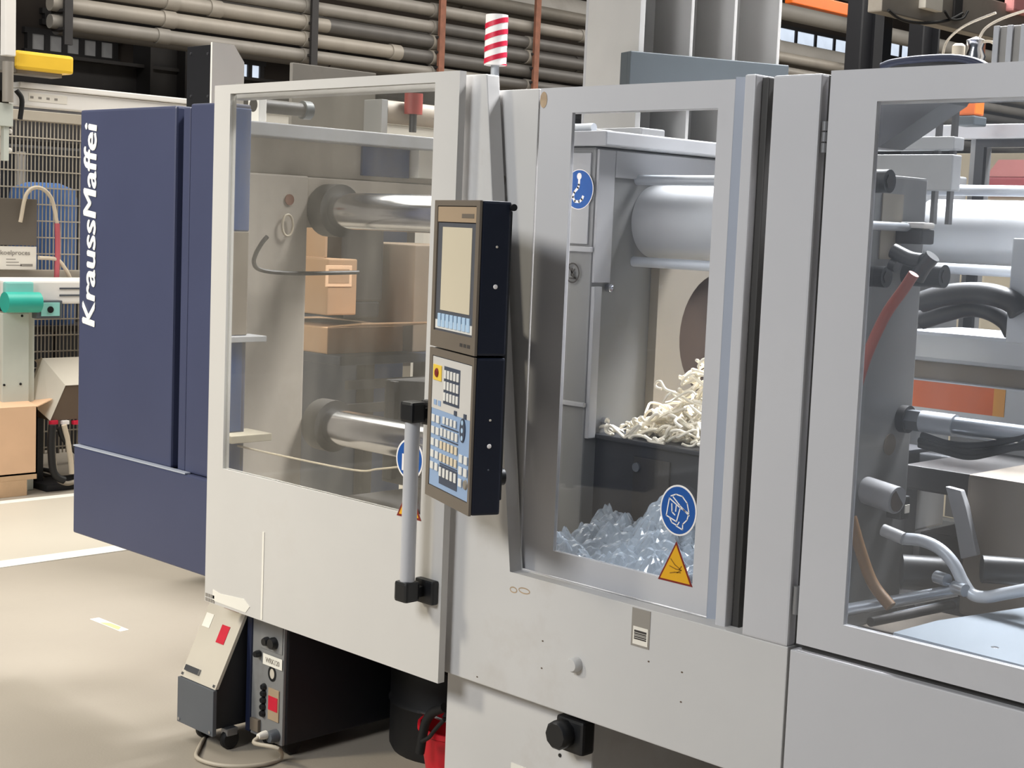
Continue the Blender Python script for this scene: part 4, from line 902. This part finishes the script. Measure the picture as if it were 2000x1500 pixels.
# striped warning sleeve on the machine roof
BS = empty('striped_beacon', (-3.29, 3.2, 2.02), 'red and white striped warning sleeve standing on the machine roof', 'warning beacon')
b0 = onY(967, 128, 3.2); b1 = onY(966, 30, 3.2); bx, bz0, bz1, br = b0.x, b0.z, b1.z, .033
cyl('foot_post', (bx, 3.2, 1.94), (bx, 3.2, bz0), .013, 'alu_white', BS, n=12); box('foot_plate', (bx-.05, bx+.05), (3.14, 3.26), (1.925, 1.94), 'alu_white', BS, .003)
cyl('white_sleeve', (bx, 3.2, bz0), (bx, 3.2, bz1), br, 'signal_white', BS, n=32)
bm = bmesh.new(); n = 40
for k in range(5):                               # helical bands
    zb = bz0-.02+.034*k; prev = None
    for i in range(n+1):
        t = 2*math.pi*i/n; dz = .011*math.sin(t+math.pi/4)
        lo_, hi_ = zb+dz, zb+dz+.015
        lo_ = min(max(lo_, bz0), bz1); hi_ = min(max(hi_, bz0), bz1)
        cur = [bm.verts.new((bx+(br+.0012)*math.cos(t), 3.2+(br+.0012)*math.sin(t), z)) for z in (lo_, hi_)]
        if prev and hi_-lo_ > 1e-5: bm.faces.new((prev[0], cur[0], cur[1], prev[1]))
        prev = cur
link('red_band', bm, 'signal_red', BS, True)
rr = box('roof_beam', (-3.4, -2.66), (3.15, 3.25), (1.885, 1.925), 'platen', MC, .004)

# ribbed column rising out of the machine
HP = local_root('ribbed_column', 'tall pale ribbed steel column rising behind the middle guard door', 'column')
HZ0, HZ1 = 1.925, 3.4
for i, u in enumerate((0, .186, .354, .532)): box('rib', (u-.012 if i else -.02, u), (0, .40), (HZ0, HZ1), 'hopper_light', HP, .002)
box('back_plate', (-.02, .532), (.40, .42), (HZ0, HZ1), 'hopper_grey', HP, .002)
for u0, u1 in ((0, .174), (.186, .342), (.354, .520)):
    prism('web_curve', [(u0, .40, HZ0), (u1, .40, HZ0), (u1, .26, HZ0), (u0+.05, .36, HZ0)], (0, 0, HZ1-HZ0), 'hopper_light', HP)
bz = box('base_bar', (-.06, .56), (-.022, -.001), (2.10, 2.242), 'plate_bluegrey', HP, .003)
box('bar_return', (-.06, -.021), (-.001, .05), (2.10, 2.242), 'plate_bluegrey', HP, .003)
box('foot_flange', (-.06, .58), (-.03, .44), (HZ0-.02, HZ0), 'hopper_light', HP, .003)
c = onY(1257, 103, 3.95); place(HP, (c.x, c.y, 0), math.atan2(.926, .376))
box('column_support', (-3.85, -3.0), (3.86, 4.50), (1.86, 1.903), 'platen_light', MC, .004)
# grey hardware on the platen cap
q = onY(1150, 268, 3.0); hw = box('cap_block', (q.x-.03, q.x+.045), (2.98, 3.05), (1.90, q.z+.02), 'duct_grey', CU, .006)
tube('cap_hose', [(PXF-.16, 2.96, 2.0), (PXF-.15, 2.96, 1.94), (PXF-.11, 2.96, 1.912), (PXF-.02, 2.96, 1.91)], .012, 'alu_white', CU, 10)

tr = empty('overhead_housing', (-5.9, 10.6, 0), 'pale beige machine housing hanging in at the top right corner', 'housing')
a = onX(1722, 22, -6.0); b = onX(1860, 20, -6.0); c = onX(1990, 24, -6.0)
box('trunking', (-6.12, -6.0), (a.y, c.y+1.2), (a.z, a.z+.3), 'pipe_light', tr, .01)
box('pink_cover', (-6.02, -5.93), (onX(1965,10,-6).y, c.y+1.0), (c.z-.02, c.z+.25), 'pink_hood', tr, .02)
box('bracket', (-6.05, -5.98), (b.y, b.y+.12), (b.z-.06, b.z+.1), 'steel_dark', tr, .004)
box('junction_box', (-6.0, -5.94), (b.y-.5, b.y-.25), (b.z-.05, b.z+.08), 'paper', tr, .006)
for y in (a.y+.3, c.y+.9): box('support_post', (-6.2, -6.12), (y-.06, y+.06), (0, a.z+.3), 'black_metal', tr, .004)
tube('hanging_cable', [onX(x, y, -5.98) for x, y in ((1735,20),(1760,38),(1800,45),(1850,40),(1880,26))], .012, 'rubber', tr, 8)
tube('hanging_cable', [onX(x, y, -5.97) for x, y in ((1845,22),(1858,38),(1880,36),(1890,22))], .01, 'rubber', tr, 8)
# cables and fittings on the roof at the right
tube('blue_hose', [onY(x, y, 3.3) for x, y in ((1722,130),(1745,122),(1800,115),(1860,113),(1900,119),(1925,130))], .009, 'blue_dark'); tag(COL.objects[-1], 'dark blue hose arching over the roof edge of the right door', 'hose')
tube('black_hose', [onY(x, y, 3.35) for x, y in ((1740,130),(1790,122),(1850,121),(1905,124),(1925,132))], .012, 'rubber'); tag(COL.objects[-1], 'black hose lying under the blue hose above the right door', 'hose')
vf = empty('valve_assembly', (-2.0, 3.5, 1.9), 'chrome and brass valve fittings above the right guard door', 'valve')
q = onY(1872, 98, 3.5); lathe('brass_cap', (q.x, q.y, q.z-.02), [(0,0),(.012,0),(.016,.008),(.016,.03),(.01,.036),(0,.036)], 'hose_cream', vf, 16)
q = onY(1905, 95, 3.5); lathe('valve_body', (q.x, q.y, q.z-.04), [(0,0),(.02,0),(.026,.02),(.018,.04),(.024,.06),(0,.07)], 'chrome', vf, 18)
q2 = onY(1940, 112, 3.5); tube('valve_loop', [(q2.x+.035*math.cos(t*.63)-.02, 3.5, q2.z+.04*math.sin(t*.63)) for t in range(11)], .004, 'hose_cream', vf, 6)
q = onY(1975, 95, 3.5); box('valve_block', (q.x-.03, q.x+.12), (3.46, 3.56), (q.z-.08, q.z+.05), 'duct_grey', vf, .006)
for k in range(4): box('block_rib', (q.x-.025+.035*k, q.x-.01+.035*k), (3.452, 3.46), (q.z-.08, q.z+.05), 'platen_light', vf, .002)
tube('thin_cable', [onY(x, y, 3.52) for x, y in ((1840,112),(1850,80),(1885,50),(1945,25))], .0035, 'cable_grey', vf, 6)
tube('thin_cable', [onY(x, y, 3.52) for x, y in ((1910,80),(1925,55),(1960,35),(2020,15))], .0035, 'cable_grey', vf, 6)
box('roof_support', (-2.02, -.6), (3.47, 3.53), (2.0, onY(1900,110,3.5).z-.035), 'steel_dark', MC, .004)

# ================================================================== temperature control units under the door
def caster(parent, x, y, z0, m='rubber'):
    box('caster_fork', (x-.016, x+.016), (y-.02, y+.02), (.045, z0), 'chrome_dull', parent, .003); lathe('caster_wheel', (x-.012, y, .032), [(0,0),(.026,0),(.032,.006),(.032,.018),(.026,.024),(0,.024)], m, parent, 20, 'X')
T1 = empty('temperature_control_unit', (-3.88, 2.9, 0), 'small pale temperature unit with a dark grey kick panel at the door corner', 'temperature unit', 'temperature units under the sliding door')
ux0, ux1 = -3.985, -3.793
prof = [(2.604,.07), (2.604,.195), (2.72,.44), (3.15,.44), (3.15,.07)]
prism('body', [(ux1-.004, y, z) for y, z in [(2.61,.07), (2.61,.19), (2.725,.437), (3.15,.437), (3.15,.07)]], (-(ux1-ux0)+.008, 0, 0), 'black_metal', T1)
prism('sloped_front', [(ux0, 2.604, .197), (ux0, 2.72, .44), (ux0, 2.732, .44), (ux0, 2.616, .197)], (ux1-ux0, 0, 0), 'unit_white', T1)
prism('left_side', [(ux0, y, z) for y, z in [(2.604,.195), (2.72,.44), (3.15,.44), (3.15,.195)]], (.003, 0, 0), 'unit_white', T1)
box('kick_panel', (ux0-.003, ux1+.002), (2.596, 2.61), (.05, .195), 'unit_grey', T1, .002)
def slope(u, v, w, h, name, m, parent=T1, th=.0015):  # a plate on the sloped front
    d = Vector((0, .116, .243)); nrm = Vector((0, -.243, .116)).normalized(); o = Vector((ux0+(ux1-ux0)*u, 2.604, .197))+d*v
    return prism(name, [o+nrm*.0003, o+Vector((w,0,0))+nrm*.0003, o+Vector((w,0,0))+d.normalized()*h+nrm*.0003, o+d.normalized()*h+nrm*.0003], nrm*th, m, parent)
slope(.55, .50, .042, .058, 'red_label', 'red_label'); slope(.04, .62, .04, .045, 'white_label', 'tape_white'); slope(.08, .08, .075, .018, 'catch_plate', 'chrome_dull', th=.008)
slope(.42, .90, .08, .012, 'red_top_label', 'red_dark')
for u in (.02, .92): slope(u, .02, .008, .008, 'screw', 'chrome_dull', th=.003)
for x in (ux0+.01, ux1-.012): lathe('corner_screw', (x, 2.596, .062), [(0,-.003),(.005,-.003),(.005,0),(0,0)], 'chrome', T1, 10, 'Y')
for x in (ux0+.06, ux1-.0): 
    for y in (2.66, 3.05): caster(T1, x, y, .07)
T2 = empty('temperature_control_unit', (-3.69, 3.1, 0), 'black temperature unit with a grey gauge panel beside the pale unit', 'temperature unit', 'temperature units under the sliding door')
vx0, vx1, VY = -3.768, -3.605, 2.72
box('body', (vx0-.012, vx1+.004), (VY+.012, 3.55), (.045, .62), 'black_metal', T2, .006)
box('edge_profile', (vx0-.02, vx0+.004), (VY-.006, VY+.02), (.05, .60), 'blue_dark', T2, .004)
fa = box('gauge_panel', (vx0, vx1), (VY, VY+.012), (.045, .60), 'unit_face', T2, .003)
def onF(px, py): return onY(px, py, VY)
q = onF(530, 1240); box('cover_plate', (q.x-.05, q.x+.06), (VY-.003, VY), (q.z-.05, q.z+.06), 'unit_face', T2, .001)
for px, py, r in ((525, 1252, .014), (538, 1256, .019), (508, 1276, .011)):
    q = onF(px, py); lathe('gauge_knob', (q.x, VY-.003, q.z), [(0,-.018),(r*.8,-.018),(r,-.01),(r,0),(0,0)], 'black_plastic', T2, 16, 'Y')
q0, q1 = onF(516, 1281), onF(553, 1300); qz = onF(534, 1292).z
lbl = box('number_label', (q0.x, q1.x), (VY-.0045, VY-.003), (qz-.017, qz+.017), 'tape_white', T2, 0)
text_on('label_print', 'WRK120', (q0.x+.014, VY-.0050, qz-.008), (1,0,0), (0,0,1), (q1.x-q0.x)-.026, .016, 'ink_soft', lbl, .005)
q = onF(532, 1316); bm = bmesh.new()
ring = ring_disc('pressure_gauge', q.x, q.z, .020, .024, .008, VY-.002, 'black_plastic', T2); disc('gauge_face', q.x, q.z, .012, .016, VY-.0012, 'unit_white', ring, 20)
for k in range(5): 
    q = onF(517-.6*k, 1341+13*k); lathe('push_button', (q.x, VY, q.z), [(0,-.012),(.008,-.012),(.011,-.006),(.011,0),(0,0)], 'black_plastic', T2, 14, 'Y')
q0, q1 = onF(526, 1342), onF(545, 1412)
pn = box('display_panel', (q0.x, q1.x), (VY-.004, VY), (q1.z, q0.z), 'panel_band', T2, .001)
q0, q1 = onF(526, 1357), onF(544, 1392); box('red_display', (q0.x+.002, q1.x-.001), (VY-.0055, VY-.004), (q1.z, q0.z), 'red_label', T2, 0)
q0, q1 = onF(494, 1405), onF(509, 1430); box('main_switch', (q0.x, q1.x), (VY-.012, VY), (q1.z, q0.z+.01), 'panel_tan', T2, .002)
q = onF(537, 1435); lathe('plug_socket', (q.x+.008, VY, q.z), [(0,-.03),(.016,-.03),(.02,-.02),(.02,0),(0,0)], 'unit_grey', T2, 16, 'Y'); lathe('plug', (q.x-.004, VY-.03, q.z+.006), [(0,-.03),(.009,-.03),(.013,-.01),(.013,0),(0,0)], 'tape_white', T2, 14, 'Y')
for x in (vx0+.03, vx1-.03):
    for y in (VY+.06, 3.45): caster(T2, x, y, .05)
g = lambda px, py: onZ(px, py, .008)
tube('power_cable', [(q.x-.004, VY-.055, q.z+.005), (q.x-.0, VY-.075, q.z-.01), onY(543, 1462, VY-.05), g(548, 1482), g(520, 1492), g(470, 1497), g(420, 1493), g(385, 1480), g(388, 1462), onY(400, 1440, 2.66)], .0065, 'cable_grey', None, 10); tag(COL.objects[-1], 'grey power cable looping on the floor before the temperature units', 'cable')
# red and black buckets, hose under the machine
q = onY(840, 1500, 2.93)
bk = empty('red_bucket', (q.x-.02, 3.02, 0), 'red plastic bucket standing beside the white pedestal', 'bucket')
RBX, RBY = q.x+.03, 3.03
zt = onY(840, 1420, RBY-.1).z
lathe('shell', (RBX, RBY, 0), [(0,0),(.10,0),(.128,zt-.02),(.136,zt-.015),(.136,zt),(.128,zt),(.097,.006),(0,.006)], 'bucket_red', bk, 28)
tube('wire_handle', [(RBX-.13, RBY, zt-.02), (RBX-.10, RBY-.09, zt+.03), (RBX, RBY-.13, zt+.05), (RBX+.10, RBY-.09, zt+.03), (RBX+.13, RBY, zt-.02)], .004, 'chrome_dull', bk, 8)
dr = empty('black_drum', (-3.3, 3.15, 0), 'black round drum in the dark under the machine bed', 'drum')
DX, DY = -3.38, 3.22
lathe('shell', (DX, DY, 0), [(0,0),(.19,0),(.2,.02),(.2,.15),(.206,.16),(.2,.17),(.2,.29),(.21,.30),(.2,.31),(.1,.325),(0,.325)], 'rubber', dr, 32)
cyl('cap', (DX+.08, DY-.08, .325), (DX+.08, DY-.08, .333), .03, 'black_plastic', dr, n=16)
tube('black_supply_hose', [onY(x, y, 2.86) for x, y in ((868,1382),(845,1392),(832,1410),(825,1440),(820,1470))], .014, 'rubber'); tag(COL.objects[-1], 'black hose hanging down beside the white pedestal', 'hose')
tube('thin_drain_hose', [onY(x, y, 2.84) for x, y in ((868,1405),(850,1425),(838,1440),(824,1448))], .006, 'rubber'); tag(COL.objects[-1], 'thin black tube hanging above the red bucket', 'hose')
bm = bmesh.new(); q = onZ(215, 1222, .0)
box('floor_sticker', (q.x-.13, q.x+.10), (q.y-.015, q.y+.025), (.0005, .0015), 'yellow_key', None, 0); fs = COL.objects[-1]; fs.data.materials[0] = M['tape_white']; tag(fs, 'torn pale floor sticker on the concrete left of the machine', 'sticker')
s2 = prism('green_patch', [(q.x-.06, q.y-.012, .0016), (q.x+.08, q.y-.010, .0016), (q.x+.05, q.y+.02, .0016), (q.x-.03, q.y+.018, .0016)], (0,0,.0006), 'sticker_green', fs)

# ================================================================== beyond the machine, seen through the glazing
def carton(x, y, z, m, label, flap=False, hole=False):
    c = empty('carton', (sum(x)/2, sum(y)/2, z[0]), label, 'carton', 'cartons behind the machine')
    box('box_body', x, y, z, m, c, .006)
    box('tape_strip', ((x[0]+x[1])/2-.03, (x[0]+x[1])/2+.03), (y[0]-.001, y[1]+.001), (z[1]-.1, z[1]+.001), 'panel_band', c, 0)
    if hole:
        h = box('handle_hole', (x[1]-.002, x[1]+.003), (y[1]-.17, y[1]-.03), (z[0]+.12, z[0]+.21), 'cardboard_light', c, .002); box('hole_inner', (x[1]+.003, x[1]+.004), (y[1]-.155, y[1]-.045), (z[0]+.135, z[0]+.195), 'cardboard', c, 0)
    if flap:
        prism('flap', [(x[1], y[0], z[1]), (x[1], y[1], z[1]), (x[1]+.22, y[1]+.05, z[1]+.03), (x[1]+.22, y[0], z[1]+.03)], (0,0,.006), m, c)
QX = -5.0
def P_(px, py): return onX(px, py, QX)
ta = P_(600, 700); tb = P_(900, 700)
tbz = P_(640, 692).z
tbl = empty('packing_table', (-5.4, (ta.y+tb.y)/2, 0), 'dark packing table carrying cartons behind the machine', 'table')
box('table_top', (QX-.8, QX+.1), (k2.y+.03, tb.y+.5), (tbz-.04, tbz), 'crate_blue', tbl, .005)
for xx in (QX-.55, QX-.15):
    for yy in (tb.y-.1, tb.y+.3): box('leg', (xx-.03, xx+.03), (yy-.03, yy+.03), (0, tbz-.04), 'steel_dark', tbl, .003)
for k in range(3): box('drawer_rail', (QX+.1, QX+.12), (k2.y+.06, tb.y+.4), (tbz-.14-.1*k, tbz-.10-.1*k), 'steel_dark', tbl, .003)
c1 = P_(612, 690); c2 = P_(688, 690); c3 = P_(780, 690)
z1 = P_(640, 640).z
carton((QX-.6, QX), (k2.y+.04, c3.y+.02), (tbz, z1), 'cardboard', 'low brown carton with open flaps on the packing table', True)
z2 = P_(640, 520).z
carton((QX-.6, QX-.02), (k2.y+.05, c2.y+.03), (z1+.05, z2+.03), 'cardboard', 'brown carton with a cut out hand hole on the packing table', False, True)
z3 = P_(640, 433).z
carton((QX-.6, QX-.05), (k2.y+.06, P_(652,480).y), (z2+.032, z3+.12), 'cardboard', 'topmost brown carton of the stack on the packing table')
carton((QX-.5, QX+.05), (P_(780,690).y+.03, P_(880,690).y+.2), (tbz, P_(800,478).z), 'cardboard_taupe', 'tall taupe carton at the right of the packing table')
dk = empty('dark_press_part', (QX-.3, P_(715, 560).y, tbz), 'dark stained machine part between the cartons', 'machine part')
box('block', (QX-.5, QX-.1), (P_(695,520).y, P_(778,520).y), (z1+.1, P_(700,442).z), 'steel_dark', dk, .01)
box('foot', (QX-.5, QX-.1), (P_(700,600).y, P_(770,600).y), (z1+.03, z1+.1), 'black_metal', dk, .008)
# shelf of blue bins in the dark
sh = empty('rear_cabinet', (-6.6, 6.6, 0), 'dark blue cabinet standing behind the machine, seen over the tie bar', 'cabinet')
a = onX(708, 300, -6.0); b = onX(800, 300, -6.0)
box('body', (-6.5, -6.0), (a.y, b.y), (0, onX(750, 262, -6).z), 'crate_blue', sh, .008)
box('door', (-6.0, -5.985), (a.y+.01, b.y-.01), (.1, onX(750, 268, -6).z), 'blue_mid', sh, .004)
# valves hanging below the roof behind the left window
rv = empty('roof_valve_group', (-3.9, 3.6, 1.9), 'red knobbed valve pipe group under the roof of the clamp', 'valve')
a = onX(785, 200, -4.3)
cyl('valve_pipe', (-4.3, a.y-.10, a.z-.04), (-4.3, a.y+.6, a.z-.04), .042, 'bed_taupe', rv, n=20); cyl('red_knob', (-4.235, a.y, a.z-.045), (-4.235, a.y, a.z+.03), .034, 'red_dark', rv, n=18); cyl('valve_stem', (-4.235, a.y, a.z-.11), (-4.235, a.y, a.z-.045), .014, 'black_plastic', rv, n=12)
box('pipe_bracket', (-4.36, -4.26), (a.y-.13, a.y-.1), (1.92, a.z), 'platen', rv, .002); box('pipe_bracket', (-4.36, -4.26), (a.y+.3, a.y+.33), (1.92, a.z), 'platen', rv, .002)
sl = empty('linear_cylinder', (-4.1, 2.9, 1.95), 'grey pneumatic cylinder under the roof at the upper left of the window', 'cylinder')
a = onX(495, 205, -4.05); b = onX(590, 212, -4.05)
cyl('barrel', (-4.05, a.y, a.z), (-4.05, b.y, a.z), .022, 'steel_dark', sl, n=18); cyl('end_cap', (-4.05, b.y, a.z), (-4.05, b.y+.03, a.z), .03, 'plate_bluegrey', sl, n=18); box('mount', (-4.08, -4.02), (a.y, a.y+.03), (1.945, a.z+.02), 'white_bright', sl, .003)
# pink hood and pale wall seen through the rear window
ph = empty('pink_press_hood', (-3.4, 6.8, 0), 'pink hooded machine beyond the rear window', 'machine')
a = onY(1925, 345, 6.6); b = onY(1950, 312, 6.6); c = onY(2100, 312, 6.6)
box('lower_body', (a.x, a.x+1.6), (6.62, 7.2), (0, a.z-.03), 'cream_wall', ph, .02)
prism('hood', [(a.x, 6.6, a.z), (a.x+1.6, 6.6, a.z), (a.x+1.6, 6.6, b.z), (b.x, 6.6, b.z)], (0, .6, 0), 'pink_hood', ph); box('hood_rim', (a.x, a.x+1.6), (6.59, 7.2), (a.z-.09, a.z-.002), 'hose_pink', ph, .01)
pn = empty('cream_partition', (-3.3, 7.8, 0), 'cream partition behind the pink hooded machine', 'partition')
box('panel', (-4.3, -1.0), (7.8, 7.86), (.1, 2.15), 'cream_wall', pn, .004); box('panel_base', (-4.3, -1.0), (7.72, 7.94), (0, .1), 'unit_grey', pn, .004)
